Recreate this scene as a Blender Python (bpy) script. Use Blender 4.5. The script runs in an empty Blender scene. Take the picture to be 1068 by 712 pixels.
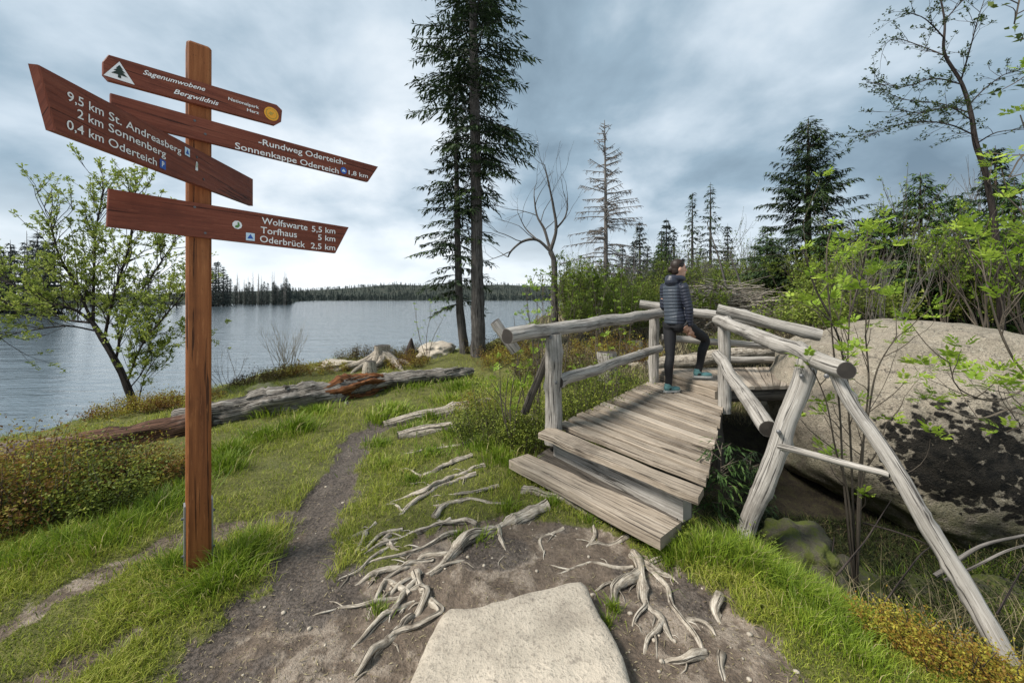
import bpy, bmesh, math, random
import numpy as np
from mathutils import Vector, Matrix
from mathutils import noise as mnoise

R = math.radians
scene = bpy.context.scene
COL = scene.collection

# ------------------------------------------------------------------ camera
H_EYE = 1.6
F_PX = 400.0
CX, CY = 534.0, 311.0
cam_d = bpy.data.cameras.new('camera')
cam_d.sensor_width = 36.0
cam_d.lens = 36.0 * F_PX / 1068.0
cam_d.shift_y = -45.0 / 1068.0
cam_d.clip_start = 0.05
cam_d.clip_end = 6000
cam = bpy.data.objects.new('camera', cam_d)
cam.location = (0, 0, H_EYE)
cam.rotation_euler = (R(90), 0, 0)
COL.objects.link(cam)
scene.camera = cam

# ------------------------------------------------------------------ sky, sun, exposure
SUN_EL, SUN_AZ = 50.0, 250.0        # azimuth clockwise from +Y
w = bpy.data.worlds.new('World')
scene.world = w
w.use_nodes = True
wt = w.node_tree
wt.nodes.clear()
wn = wt.nodes.new
out = wn('ShaderNodeOutputWorld')
bg = wn('ShaderNodeBackground')
bg.inputs['Strength'].default_value = 0.1
sky = wn('ShaderNodeTexSky')
sky.sky_type = 'NISHITA'
sky.sun_disc = False
sky.sun_elevation = R(SUN_EL)
sky.sun_rotation = R(SUN_AZ)
sky.altitude = 700
tc = wn('ShaderNodeTexCoord')
sep = wn('ShaderNodeSeparateXYZ')
wt.links.new(tc.outputs['Generated'], sep.inputs[0])

def wmath(op, a, b=None, clamp=False):
    n = wn('ShaderNodeMath'); n.operation = op; n.use_clamp = clamp
    for i, v in enumerate((a, b)):
        if v is None: continue
        if hasattr(v, 'is_linked') or hasattr(v, 'links'): wt.links.new(v, n.inputs[i])
        else: n.inputs[i].default_value = v
    return n.outputs[0]

# cloud deck: the direction projected on a flat layer overhead
zc = wmath('ADD', wmath('MAXIMUM', sep.outputs['Z'], 0.0), 0.34)
comb = wn('ShaderNodeCombineXYZ')
wt.links.new(wmath('DIVIDE', sep.outputs['X'], zc), comb.inputs[0])
wt.links.new(wmath('DIVIDE', sep.outputs['Y'], zc), comb.inputs[1])
def wnoise(scale, detail, rough, dist, loc):
    mp = wn('ShaderNodeMapping'); mp.inputs['Location'].default_value = loc
    wt.links.new(comb.outputs[0], mp.inputs['Vector'])
    n = wn('ShaderNodeTexNoise')
    n.inputs['Scale'].default_value = scale
    n.inputs['Detail'].default_value = detail
    n.inputs['Roughness'].default_value = rough
    n.inputs['Distortion'].default_value = dist
    wt.links.new(mp.outputs[0], n.inputs['Vector'])
    return n.outputs['Fac']
big = wnoise(0.60, 3.0, 0.5, 0.3, (3.1, 1.7, 0))
mid = wnoise(2.1, 7.0, 0.52, 0.15, (7.3, 2.2, 0))
def wdot(x, y, z, a, b):
    v = wn('ShaderNodeVectorMath'); v.operation = 'DOT_PRODUCT'
    wt.links.new(tc.outputs['Generated'], v.inputs[0])
    l = math.sqrt(x * x + y * y + z * z); v.inputs[1].default_value = (x / l, y / l, z / l)
    m = wn('ShaderNodeMapRange'); m.interpolation_type = 'SMOOTHSTEP'
    wt.links.new(v.outputs['Value'], m.inputs['Value']); m.inputs['From Min'].default_value = a; m.inputs['From Max'].default_value = b
    return m.outputs[0]
fac = wmath('ADD', wmath('MULTIPLY', big, 0.54), wmath('MULTIPLY', mid, 0.66))
fac = wmath('SUBTRACT', fac, wmath('MULTIPLY', wdot(.75, 1, .52, .72, 1.0), 0.17))      # heavier bank of cloud
fac = wmath('ADD', fac, wmath('MULTIPLY', wdot(.50, 1, .16, .90, 1.0), 0.12))            # thin spots
fac = wmath('ADD', fac, wmath('MULTIPLY', wdot(-.75, 1, .55, .80, 1.0), 0.08))
ramp = wn('ShaderNodeValToRGB')
wt.links.new(fac, ramp.inputs[0])
cr = ramp.color_ramp
cr.elements[0].position = 0.39; cr.elements[0].color = (0.140, 0.200, 0.255, 1)
cr.elements[1].position = 0.76; cr.elements[1].color = (0.68, 0.73, 0.77, 1)
e = cr.elements.new(0.53); e.color = (0.255, 0.345, 0.42, 1)
e = cr.elements.new(0.64); e.color = (0.46, 0.54, 0.61, 1)
# brighter band where the deck thins out towards the horizon
hz = wn('ShaderNodeMapRange'); hz.interpolation_type = 'SMOOTHSTEP'
hz.inputs['From Min'].default_value = 0.0; hz.inputs['From Max'].default_value = 0.24
hz.inputs['To Min'].default_value = 0.95; hz.inputs['To Max'].default_value = 0.0
wt.links.new(sep.outputs['Z'], hz.inputs['Value'])
band = wnoise(0.35, 5.0, 0.6, 0.2, (1.0, 9.0, 0))
hzf = wmath('MULTIPLY', hz.outputs[0], wmath('ADD', wmath('MULTIPLY', band, 1.1), 0.25), clamp=True)
mixh = wn('ShaderNodeMixRGB')
wt.links.new(hzf, mixh.inputs[0]); wt.links.new(ramp.outputs[0], mixh.inputs[1])
mixh.inputs[2].default_value = (0.80, 0.84, 0.87, 1)
sc10 = wn('ShaderNodeVectorMath'); sc10.operation = 'SCALE'; sc10.inputs['Scale'].default_value = 10.0
wt.links.new(mixh.outputs[0], sc10.inputs[0])
mixs = wn('ShaderNodeMixRGB'); mixs.inputs[0].default_value = 0.94
wt.links.new(sky.outputs[0], mixs.inputs[1]); wt.links.new(sc10.outputs[0], mixs.inputs[2])
wt.links.new(mixs.outputs[0], bg.inputs['Color'])
wt.links.new(bg.outputs[0], out.inputs[0])

sun_d = bpy.data.lights.new('sun', 'SUN')
sun_d.energy = 4.2
sun_d.angle = R(14)
sun_d.color = (1.0, 0.95, 0.88)
sun = bpy.data.objects.new('sun', sun_d)
sv = Vector((math.sin(R(SUN_AZ)) * math.cos(R(SUN_EL)), math.cos(R(SUN_AZ)) * math.cos(R(SUN_EL)), math.sin(R(SUN_EL))))
sun.rotation_euler = sv.to_track_quat('Z', 'Y').to_euler()
COL.objects.link(sun)

vs = scene.view_settings
vs.view_transform = 'Standard'
vs.look = 'None'
vs.gamma = 1.0
vs.use_curve_mapping = False
vs.exposure = 0.5
scene.cycles.max_bounces = 8
scene.cycles.transparent_max_bounces = 8

# ------------------------------------------------------------------ pixel -> place in the world
def P(px, py, Y):
    return Vector(((px - CX) / F_PX * Y, Y, H_EYE + (CY - py) / F_PX * Y))
def PZ(px, py, z):
    return P(px, py, F_PX * (H_EYE - z) / (py - CY))

# ------------------------------------------------------------------ numpy noise
def _hash(ix, iy, seed):
    h = (ix.astype(np.int64) * 374761393 + iy.astype(np.int64) * 668265263 + seed * 974711) & 0x7fffffff
    h = ((h ^ (h >> 13)) * 1274126177) & 0x7fffffff
    return ((h ^ (h >> 16)) & 0xffff) / 65535.0
def vnoise(x, y, seed=0):
    ix, iy = np.floor(x), np.floor(y)
    fx, fy = x - ix, y - iy
    fx = fx * fx * (3 - 2 * fx); fy = fy * fy * (3 - 2 * fy)
    a = _hash(ix, iy, seed); b = _hash(ix + 1, iy, seed); c = _hash(ix, iy + 1, seed); d = _hash(ix + 1, iy + 1, seed)
    return (a * (1 - fx) + b * fx) * (1 - fy) + (c * (1 - fx) + d * fx) * fy
def fbm(x, y, seed=0, octv=4):
    s = 0; a = 0.5
    for i in range(octv):
        s = s + a * vnoise(x * 2 ** i + 13.7 * i, y * 2 ** i - 7.1 * i, seed + i); a *= 0.5
    return s / (1 - 0.5 ** octv)
def sstep(a, b, x):
    t = np.clip((x - a) / (b - a), 0, 1)
    return t * t * (3 - 2 * t)

# ------------------------------------------------------------------ object helpers
def tag(o, label=None, cat=None, group=None, kind=None):
    if label: o['label'] = label
    if cat: o['category'] = cat
    if group: o['group'] = group
    if kind: o['kind'] = kind
    return o
def empty(name, loc, label=None, cat=None, group=None):
    o = bpy.data.objects.new(name, None)
    o.location = loc
    o.empty_display_size = 0.1
    COL.objects.link(o)
    return tag(o, label, cat, group)
def copy_tree(o, parent=None):
    c = o.copy(); COL.objects.link(c)
    if parent: c.parent = parent
    for ch in o.children: copy_tree(ch, c)
    return c

class MB:
    """collects verts and faces; build() links them as one mesh object"""
    def __init__(s):
        s.v = []; s.f = []; s.m = []; s.uv = []; s.sm = []
    def face(s, idx, m=0, uv=None, smooth=True):
        s.f.append(tuple(idx)); s.m.append(m); s.sm.append(smooth)
        s.uv.append(uv if uv is not None else [(0, 0)] * len(idx))
    def build(s, name, mats, parent=None, at=None):
        me = bpy.data.meshes.new(name)
        o = bpy.data.objects.new(name, me)
        off = Vector((0, 0, 0))
        if parent is not None:
            o.parent = parent; off = parent.matrix_basis.translation
            q = parent.parent
            while q is not None: off = off + q.matrix_basis.translation; q = q.parent
        elif at is not None:
            o.location = at; off = Vector(at)
        me.from_pydata([tuple(Vector(p) - off) for p in s.v], [], s.f)
        for m in (mats if isinstance(mats, (list, tuple)) else [mats]): me.materials.append(m)
        me.polygons.foreach_set('material_index', s.m)
        me.polygons.foreach_set('use_smooth', s.sm)
        ul = me.uv_layers.new(name='UVMap')
        flat = [c for u in s.uv for p in u for c in p]
        ul.data.foreach_set('uv', flat)
        me.update()
        COL.objects.link(o)
        return o

def catmull(pts, step):
    pts = [Vector(p) for p in pts]
    if len(pts) == 2:
        n = max(1, int((pts[1] - pts[0]).length / step))
        return [pts[0].lerp(pts[1], i / n) for i in range(n + 1)], [i / n for i in range(n + 1)]
    ext = [pts[0] * 2 - pts[1]] + pts + [pts[-1] * 2 - pts[-2]]
    res, tt = [], []
    n_seg = len(pts) - 1
    for i in range(n_seg):
        p0, p1, p2, p3 = ext[i:i + 4]
        n = max(1, int((p2 - p1).length / step))
        for k in range(n):
            t = k / n
            res.append(0.5 * ((2 * p1) + (p2 - p0) * t + (2 * p0 - 5 * p1 + 4 * p2 - p3) * t * t + (3 * p1 - p0 - 3 * p2 + p3) * t ** 3))
            tt.append((i + t) / n_seg)
    res.append(pts[-1]); tt.append(1.0)
    return res, tt

def tube(mb, pts, radii, sides=10, step=0.06, rough=0.0, knots=0, seed=0, caps=True, mat=0, capmat=1, wobble=0.0, flat=1.0, nfreq=3.0, rvar=0.0, wfreq=2.1):
    rng = random.Random(seed)
    c, tt = catmull(pts, step)
    n = len(c)
    if n < 2: return
    tang = []
    for i in range(n):
        d = c[min(i + 1, n - 1)] - c[max(i - 1, 0)]
        tang.append(d.normalized() if d.length > 1e-9 else Vector((0, 0, 1)))
    up = Vector((0, 0, 1)) if abs(tang[0].z) < 0.9 else Vector((1, 0, 0))
    a = tang[0].cross(up).normalized()
    kn = [(rng.random(), rng.uniform(0, 2 * math.pi), rng.uniform(0.6, 1.3)) for _ in range(knots)]
    L = 0; base = len(mb.v); uo = rng.uniform(0, 40); vo = rng.uniform(0, 40)
    lens = []
    total = sum((c[i + 1] - c[i]).length for i in range(n - 1))
    rings = []
    for i in range(n):
        if i: L += (c[i] - c[i - 1]).length
        lens.append(L)
        a = (a - tang[i] * a.dot(tang[i]))
        a = a.normalized() if a.length > 1e-6 else tang[i].orthogonal().normalized()
        b = tang[i].cross(a)
        k = tt[i] * (len(radii) - 1); j = min(int(k), len(radii) - 2) if len(radii) > 1 else 0
        r0 = radii[j] * (1 - (k - j)) + radii[j + 1] * (k - j) if len(radii) > 1 else radii[0]
        cc = c[i]
        if wobble and 0 < i < n - 1:
            cc = cc + Vector((mnoise.noise((L * wfreq, seed, 0)), mnoise.noise((L * wfreq, seed, 7)), mnoise.noise((L * wfreq, seed, 13)) * .6)) * wobble
        if rvar: r0 *= 1 + rvar * (mnoise.noise((L * 9, seed, 3)) + .6 * mnoise.noise((L * 24, seed, 5)))
        ring = []
        for s in range(sides):
            th = 2 * math.pi * s / sides
            r = r0
            if rough:
                r *= 1 + rough * mnoise.noise((math.cos(th) * 1.3 + seed * 3.1, math.sin(th) * 1.3, L * nfreq)) * 1.6 \
                       + rough * 0.6 * mnoise.noise((math.cos(th) * 4 + seed, math.sin(th) * 4, L * nfreq * 0.5))
            for (kt, ka, ks) in kn:
                dl = (kt * total - L); da = (th - ka + math.pi) % (2 * math.pi) - math.pi
                g = math.exp(-(dl / (0.5 * r0)) ** 2 - (da / 0.45) ** 2)
                if g > 0.01: r += r0 * 0.30 * ks * g
            ring.append(len(mb.v))
            mb.v.append(cc + a * (math.cos(th) * r) + b * (math.sin(th) * r * flat))
        rings.append(ring)
    circ = 2 * math.pi * max(radii)
    for i in range(n - 1):
        for s in range(sides):
            s2 = (s + 1) % sides
            uv = [(uo + lens[i], vo + circ * s / sides), (uo + lens[i], vo + circ * (s + 1) / sides),
                  (uo + lens[i + 1], vo + circ * (s + 1) / sides), (uo + lens[i + 1], vo + circ * s / sides)]
            mb.face((rings[i][s], rings[i][s2], rings[i + 1][s2], rings[i + 1][s]), mat, uv)
    if caps:
        for ring, cc, sg in ((rings[0], c[0], -1), (rings[-1], c[-1], 1)):
            # own verts so that the end stays a crisp cut
            ids = []
            for q in ring:
                ids.append(len(mb.v)); mb.v.append(Vector(mb.v[q]))
            ci = len(mb.v); mb.v.append(sum((Vector(mb.v[q]) for q in ring), Vector()) / sides + tang[0 if sg < 0 else -1] * sg * 0.004)
            for s in range(sides):
                s2 = (s + 1) % sides
                th, th2 = 2 * math.pi * s / sides, 2 * math.pi * s2 / sides
                tri = (ids[s2], ids[s], ci) if sg < 0 else (ids[s], ids[s2], ci)
                uv = [(math.cos(th2) * .5, math.sin(th2) * .5), (math.cos(th) * .5, math.sin(th) * .5), (0, 0)]
                if sg > 0: uv = [uv[1], uv[0], uv[2]]
                mb.face(tri, capmat, uv, smooth=False)

def quad_prism(mb, top, thick, mat=0, uvdir=None, jit=0.0, rng=None, smooth=False, nseg=8, uo=None):
    """a board: four top corners (a,b along one end edge ... ), b-c long side; thickness downwards; cut into nseg along its length"""
    a, b, c, d = [Vector(p) for p in top]      # a->b is the long direction, d->c the other long edge
    rng = rng or random
    u0 = rng.uniform(0, 50) if uo is None else uo
    L = (b - a).length; W = (d - a).length
    rows = []
    for i in range(nseg + 1):
        t = i / nseg
        p = a.lerp(b, t); q = d.lerp(c, t)
        j = lambda: Vector((0, 0, rng.uniform(-jit, jit)))
        e = (q - p).normalized() * rng.uniform(-jit, jit)
        p = p + j() + e; q = q + j() + (q - p).normalized() * rng.uniform(-jit, jit)
        dn = Vector((0, 0, -thick))
        bev = min(0.006, thick * 0.2)
        s = (q - p).normalized() * bev
        ring = [p + s, q - s, q + Vector((0, 0, -bev)), q + dn, p + dn, p + Vector((0, 0, -bev))]
        ids = []
        for v in ring: ids.append(len(mb.v)); mb.v.append(v)
        rows.append(ids)
    T_ = thick
    vv = [0, W, W + .01, W + T_, 2 * W + T_, 2 * W + 2 * T_ - .01, 2 * W + 2 * T_]
    for i in range(nseg):
        for k in range(6):
            k2 = (k + 1) % 6
            uv = [(u0 + L * i / nseg, u0 + vv[k]), (u0 + L * i / nseg, u0 + vv[k + 1]), (u0 + L * (i + 1) / nseg, u0 + vv[k + 1]), (u0 + L * (i + 1) / nseg, u0 + vv[k])]
            mb.face((rows[i][k], rows[i][k2], rows[i + 1][k2], rows[i + 1][k]), mat, uv, smooth)
    mb.face(rows[0][::-1], mat, None, False); mb.face(rows[-1], mat, None, False)

class Cloud:
    """many small leaves / needles / blades as one mesh with a random 'tone' per leaf"""
    def __init__(s): s.c = []; s.d = []; s.n = []; s.l = []; s.w = []; s.t = []
    def add(s, c, d, n, l, w, t):
        s.c.append(tuple(c)); s.d.append(tuple(d)); s.n.append(tuple(n)); s.l.append(l); s.w.append(w); s.t.append(t)
    def arrays(s):
        return [np.array(x, dtype=float) for x in (s.c, s.d, s.n, s.l, s.w, s.t)]
    def build(s, name, mat, parent=None, at=None, fold=0.18, shape=0.45):
        c, d, n, l, w, t = s.arrays()
        return leaf_mesh(name, mat, c, d, n, l, w, t, parent, at, fold, shape)

def leaf_mesh(name, mat, c, d, n, l, w, t, parent=None, at=None, fold=0.18, shape=0.45):
    if parent is not None:
        off = np.array(parent.matrix_basis.translation)
        q = parent.parent
        while q is not None: off = off + np.array(q.matrix_basis.translation); q = q.parent
    elif at is not None: off = np.array(at)
    else: off = np.zeros(3)
    c = c - off
    d = d / (np.linalg.norm(d, axis=1, keepdims=True) + 1e-9)
    side = np.cross(d, n); side /= (np.linalg.norm(side, axis=1, keepdims=True) + 1e-9)
    nn = np.cross(side, d)
    l = l[:, None]; w_ = w[:, None]
    base = c; tip = c + d * l
    mid = c + d * l * shape + nn * (w_ * fold)
    a = mid + side * w_ * .5; b = mid - side * w_ * .5
    V = np.stack([base, a, tip, b], 1).reshape(-1, 3)
    N = len(c)
    me = bpy.data.meshes.new(name)
    me.vertices.add(4 * N); me.vertices.foreach_set('co', V.astype(np.float32).ravel())
    me.loops.add(4 * N); me.loops.foreach_set('vertex_index', np.arange(4 * N, dtype=np.int32))
    me.polygons.add(N)
    me.polygons.foreach_set('loop_start', np.arange(0, 4 * N, 4, dtype=np.int32))
    at_ = me.attributes.new('tone', 'FLOAT', 'POINT')
    at_.data.foreach_set('value', np.repeat(t, 4).astype(np.float32))
    me.materials.append(mat)
    me.update(calc_edges=True)
    me.validate()
    o = bpy.data.objects.new(name, me)
    if parent is not None: o.parent = parent
    elif at is not None: o.location = at
    COL.objects.link(o)
    return o

def blade_mesh(name, mat, b, h, lean, w, t, parent=None, at=None):
    """grass: b base (N,3), h height, lean (N,2) sideways reach, w width, t tone"""
    off = np.array(at if at is not None else (0, 0, 0), dtype=float)
    if parent is not None: off = np.array(parent.matrix_basis.translation)
    b = b - off
    N = len(b)
    ang = np.random.RandomState(5).uniform(0, 2 * math.pi, N)
    s = np.stack([np.cos(ang), np.sin(ang), np.zeros(N)], 1) * w[:, None] * .5
    l3 = np.concatenate([lean, np.zeros((N, 1))], 1)
    zz = np.zeros((N, 3)); zz[:, 2] = h
    m = b + zz * .6 + l3 * .35
    tip = b + zz * (1 - 0.25 * np.clip(np.linalg.norm(lean, axis=1) / (h + 1e-6), 0, 1))[:, None] + l3
    V = np.stack([b - s, b + s, m + s * .75, m - s * .75, tip], 1).reshape(-1, 3)
    me = bpy.data.meshes.new(name)
    me.vertices.add(5 * N); me.vertices.foreach_set('co', V.astype(np.float32).ravel())
    i0 = np.arange(N, dtype=np.int32)[:, None] * 5
    loops = np.concatenate([i0 + 0, i0 + 1, i0 + 2, i0 + 3, i0 + 3, i0 + 2, i0 + 4], 1).ravel().astype(np.int32)
    me.loops.add(7 * N); me.loops.foreach_set('vertex_index', loops)
    me.polygons.add(2 * N)
    st = np.stack([np.arange(N) * 7, np.arange(N) * 7 + 4], 1).ravel().astype(np.int32)
    me.polygons.foreach_set('loop_start', st)
    at_ = me.attributes.new('tone', 'FLOAT', 'POINT')
    at_.data.foreach_set('value', np.repeat(t, 5).astype(np.float32))
    me.materials.append(mat)
    me.update(calc_edges=True); me.validate()
    o = bpy.data.objects.new(name, me)
    if parent is not None: o.parent = parent
    elif at is not None: o.location = at
    COL.objects.link(o)
    return o

# ------------------------------------------------------------------ materials
class NT:
    def __init__(s, name):
        s.m = bpy.data.materials.new(name); s.m.use_nodes = True
        s.t = s.m.node_tree; s.t.nodes.clear()
        s.out = s.new('ShaderNodeOutputMaterial')
        s.tc = s.new('ShaderNodeTexCoord')
    def new(s, k): return s.t.nodes.new(k)
    def link(s, a, b): s.t.links.new(a, b)
    def put(s, sock, v):
        if isinstance(v, bpy.types.NodeSocket): s.link(v, sock)
        elif isinstance(v, tuple) and len(v) == 3 and sock.type == 'RGBA': sock.default_value = (*v, 1)
        else: sock.default_value = v
    def mapping(s, vec, scale=(1, 1, 1), loc=(0, 0, 0), rot=(0, 0, 0)):
        n = s.new('ShaderNodeMapping'); s.link(vec, n.inputs['Vector'])
        n.inputs['Scale'].default_value = scale; n.inputs['Location'].default_value = loc; n.inputs['Rotation'].default_value = rot
        return n.outputs[0]
    def noise(s, vec, scale=5, detail=4, rough=.55, dist=0.0):
        n = s.new('ShaderNodeTexNoise'); s.link(vec, n.inputs['Vector'])
        n.inputs['Scale'].default_value = scale; n.inputs['Detail'].default_value = detail
        n.inputs['Roughness'].default_value = rough; n.inputs['Distortion'].default_value = dist
        return n.outputs['Fac']
    def voro(s, vec, scale=5, feature='F1', rnd=1.0):
        n = s.new('ShaderNodeTexVoronoi'); n.feature = feature; s.link(vec, n.inputs['Vector'])
        n.inputs['Scale'].default_value = scale; n.inputs['Randomness'].default_value = rnd
        return n.outputs['Distance']
    def ramp(s, fac, stops, interp='LINEAR'):
        n = s.new('ShaderNodeValToRGB'); s.put(n.inputs[0], fac)
        c = n.color_ramp; c.interpolation = interp
        while len(c.elements) < len(stops): c.elements.new(0.5)
        for e_, (p, col) in zip(c.elements, stops):
            e_.position = p; e_.color = (*col, 1) if len(col) == 3 else col
        return n.outputs[0]
    def step(s, fac, a, b, lo=0.0, hi=1.0):
        n = s.new('ShaderNodeMapRange'); n.interpolation_type = 'SMOOTHSTEP'; s.put(n.inputs['Value'], fac)
        n.inputs['From Min'].default_value = a; n.inputs['From Max'].default_value = b
        n.inputs['To Min'].default_value = lo; n.inputs['To Max'].default_value = hi
        return n.outputs[0]
    def mix(s, fac, a, b, mode='MIX'):
        n = s.new('ShaderNodeMixRGB'); n.blend_type = mode
        s.put(n.inputs[0], fac); s.put(n.inputs[1], a); s.put(n.inputs[2], b)
        return n.outputs[0]
    def math(s, op, a, b=0.0, clamp=False):
        n = s.new('ShaderNodeMath'); n.operation = op; n.use_clamp = clamp
        s.put(n.inputs[0], a); s.put(n.inputs[1], b)
        return n.outputs[0]
    def attr(s, name):
        n = s.new('ShaderNodeAttribute'); n.attribute_name = name
        return n.outputs['Fac']
    def bump(s, h, strength=.5, dist=.02, normal=None):
        n = s.new('ShaderNodeBump'); s.put(n.inputs['Height'], h)
        n.inputs['Strength'].default_value = strength; n.inputs['Distance'].default_value = dist
        if normal is not None: s.link(normal, n.inputs['Normal'])
        return n.outputs[0]
    def done(s, color, rough=.8, normal=None, spec=.3, transl=0.0, tcol=None, metal=0.0, **kw):
        b = s.new('ShaderNodeBsdfPrincipled')
        s.put(b.inputs['Base Color'], color); s.put(b.inputs['Roughness'], rough)
        s.put(b.inputs['Specular IOR Level'], spec); s.put(b.inputs['Metallic'], metal)
        for k, v in kw.items(): s.put(b.inputs[k], v)
        if normal is not None: s.link(normal, b.inputs['Normal'])
        res = b.outputs[0]
        if transl:
            tr = s.new('ShaderNodeBsdfTranslucent'); s.put(tr.inputs['Color'], tcol if tcol is not None else color)
            mx = s.new('ShaderNodeMixShader'); mx.inputs[0].default_value = transl
            s.link(res, mx.inputs[1]); s.link(tr.outputs[0], mx.inputs[2]); res = mx.outputs[0]
        s.link(res, s.out.inputs[0])
        return s.m

def mat_wood(name, dark, mid, light, streak=(1.3, 26, 1), crack=0.55, rough=.85, patch=None, bump=.6, moss=None, island=0.0, blot_amt=.55, blot_sc=2.3):
    n = NT(name); uv = n.tc.outputs['UV']; ob = n.tc.outputs['Object']
    g1 = n.noise(n.mapping(uv, streak), 2.2, 6, .65, .4)
    g2 = n.noise(n.mapping(uv, (streak[0] * .7, streak[1] * 2.6, 1)), 2.0, 3, .6)
    col = n.ramp(n.math('ADD', n.math('MULTIPLY', g1, .7), n.math('MULTIPLY', g2, .3)), [(.30, dark), (.5, mid), (.72, light)])
    blot = n.noise(ob, blot_sc if blot_amt < .7 else 13.0, 5, .65)
    col = n.mix(n.step(blot, .50, .70, 0, blot_amt), col, dark)
    if patch: col = n.mix(n.step(n.noise(n.mapping(ob, (1, 1, 1), (5, 3, 1)), 1.6, 4, .6), .5, .66), col, patch)
    cr_ = n.noise(n.mapping(uv, (.9, 34, 1), (3, 1, 0)), 1.4, 3, .5, .25)
    line = n.math('MULTIPLY', n.step(cr_, crack, crack + .035), n.step(cr_, crack + .09, crack + .05))
    col = n.mix(n.math('MULTIPLY', line, .85), col, tuple(c * .25 for c in dark))
    pit = n.noise(n.mapping(uv, (30, 90, 1)), 1.0, 3, .7)
    col = n.mix(n.step(pit, .60, .72, 0, .45), col, tuple(c * .5 for c in dark))
    col = n.mix(n.step(n.noise(n.mapping(uv, (6, 60, 1), (9, 4, 0)), 1.0, 4, .7), .54, .70, 0, .5), col, tuple(min(.8, c * 1.2) for c in light))
    if island:
        gi = n.new('ShaderNodeNewGeometry').outputs['Random Per Island']
        col = n.mix(n.math('MULTIPLY', n.step(gi, .0, .6, 1, 0), island), col, dark)
        col = n.mix(n.math('MULTIPLY', n.step(gi, .7, 1.0), island), col, light)
    if moss: col = n.mix(n.step(n.noise(ob, 3.5, 5, .7), .56, .66), col, moss)
    h = n.math('SUBTRACT', n.math('MULTIPLY', g1, .6), n.math('MULTIPLY', line, .9))
    return n.done(col, rough, n.bump(h, bump, .012), .2)

def mat_leaf(name, stops, transl=.3, rough=.6, spec=.25, obvar=True):
    n = NT(name)
    t = n.attr('tone')
    col = n.ramp(t, stops)
    return n.done(col, rough, None, spec, transl, col)

M = {}
M['rail'] = mat_wood('weathered_rail_wood', (.095, .083, .07), (.305, .282, .25), (.525, .497, .455), streak=(.9, 34, 1), crack=.575)
M['rail_end'] = None
n = NT('rail_end_grain'); uv = n.tc.outputs['UV']
rr = n.new('ShaderNodeVectorMath'); rr.operation = 'LENGTH'; n.link(uv, rr.inputs[0])
ringw = n.math('SINE', n.math('MULTIPLY', n.math('ADD', rr.outputs['Value'], n.math('MULTIPLY', n.noise(uv, 6, 3), .08)), 130.0))
col = n.mix(n.math('MULTIPLY', n.math('ADD', ringw, 1.0), .2), (.060, .052, .045), (.016, .014, .012))
col = n.mix(n.step(rr.outputs['Value'], .44, .485), col, (.15, .135, .12))
col = n.mix(n.step(n.noise(n.mapping(uv, (6, 6, 1)), 3, 4), .62, .70), col, (.008, .007, .006))
M['rail_end'] = n.done(col, .9, n.bump(ringw, .4, .004), .15)
M['plank'] = mat_wood('weathered_plank', (.085, .066, .05), (.285, .235, .18), (.47, .405, .33), streak=(.7, 24, 1), crack=.58, island=.5)
M['plank_dark'] = mat_wood('dark_plank', (.035, .03, .025), (.09, .078, .065), (.17, .15, .13), streak=(1.0, 18, 1), crack=.55)  # darker plank tones for stringers, piles, step beam, left brace and a log stub
M['root'] = mat_wood('bleached_root', (.07, .052, .038), (.33, .285, .225), (.64, .59, .505), streak=(9, 26, 1), crack=.56, bump=1.0, blot_amt=.8)
M['deadlog'] = mat_wood('bleached_log', (.028, .022, .018), (.175, .155, .13), (.50, .47, .43), streak=(1.6, 22, 1), crack=.53, bump=1.0, blot_amt=.75)
M['rotwood'] = mat_wood('rotten_core', (.03, .012, .006), (.15, .055, .018), (.33, .17, .08), streak=(2.2, 16, 1), crack=.52, bump=1.0, blot_amt=.75)
M['rotlog'] = mat_wood('rotten_log', (.022, .013, .009), (.105, .052, .032), (.24, .14, .095), streak=(1.6, 20, 1), crack=.52, patch=(.26, .22, .19), bump=1.0)
M['bark_grey'] = mat_wood('grey_bark', (.032, .028, .025), (.088, .080, .072), (.18, .168, .155), streak=(2.6, 9, 1), crack=.55, bump=1.0)
M['bark_brown'] = mat_wood('brown_bark', (.035, .026, .02), (.085, .064, .048), (.15, .12, .095), streak=(2.6, 9, 1), crack=.55, bump=1.0)
M['twig'] = mat_wood('twig_bark', (.05, .04, .03), (.10, .082, .062), (.17, .145, .115), streak=(2, 20, 1))
M['deadtwig'] = mat_wood('dead_twig', (.075, .067, .06), (.16, .145, .13), (.28, .26, .24), streak=(2, 20, 1))
M['blackbark'] = mat_wood('dark_bark', (.018, .014, .012), (.045, .035, .03), (.085, .07, .06), streak=(2.6, 9, 1), bump=1.0)
M['post'] = mat_wood('stained_post', (.085, .028, .010), (.23, .079, .025), (.33, .133, .048), streak=(.55, 11, 1), crack=.60, rough=.6, bump=.3)
M['board'] = mat_wood('stained_board', (.085, .024, .014), (.165, .045, .024), (.235, .078, .044), streak=(.8, 20, 1), crack=.62, rough=.55, bump=.25)
M['needle'] = mat_leaf('spruce_needles', [(0, (.007, .014, .006)), (.55, (.022, .043, .013)), (1, (.068, .105, .026))], .12, .6)
M['needle_mid'] = mat_leaf('young_spruce_needles', [(0, (.018, .040, .010)), (.55, (.046, .090, .02)), (1, (.11, .17, .032))], .15, .6)
M['needle_far'] = mat_leaf('far_needles', [(0, (.020, .030, .029)), (.55, (.036, .050, .044)), (1, (.060, .074, .060))], .1, .7)  # slight distance haze put into the colour as a grey-blue cast
M['leaf'] = mat_leaf('spring_leaf', [(0, (.10, .17, .016)), (.5, (.20, .31, .028)), (1, (.36, .46, .06))], .38, .5)
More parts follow.
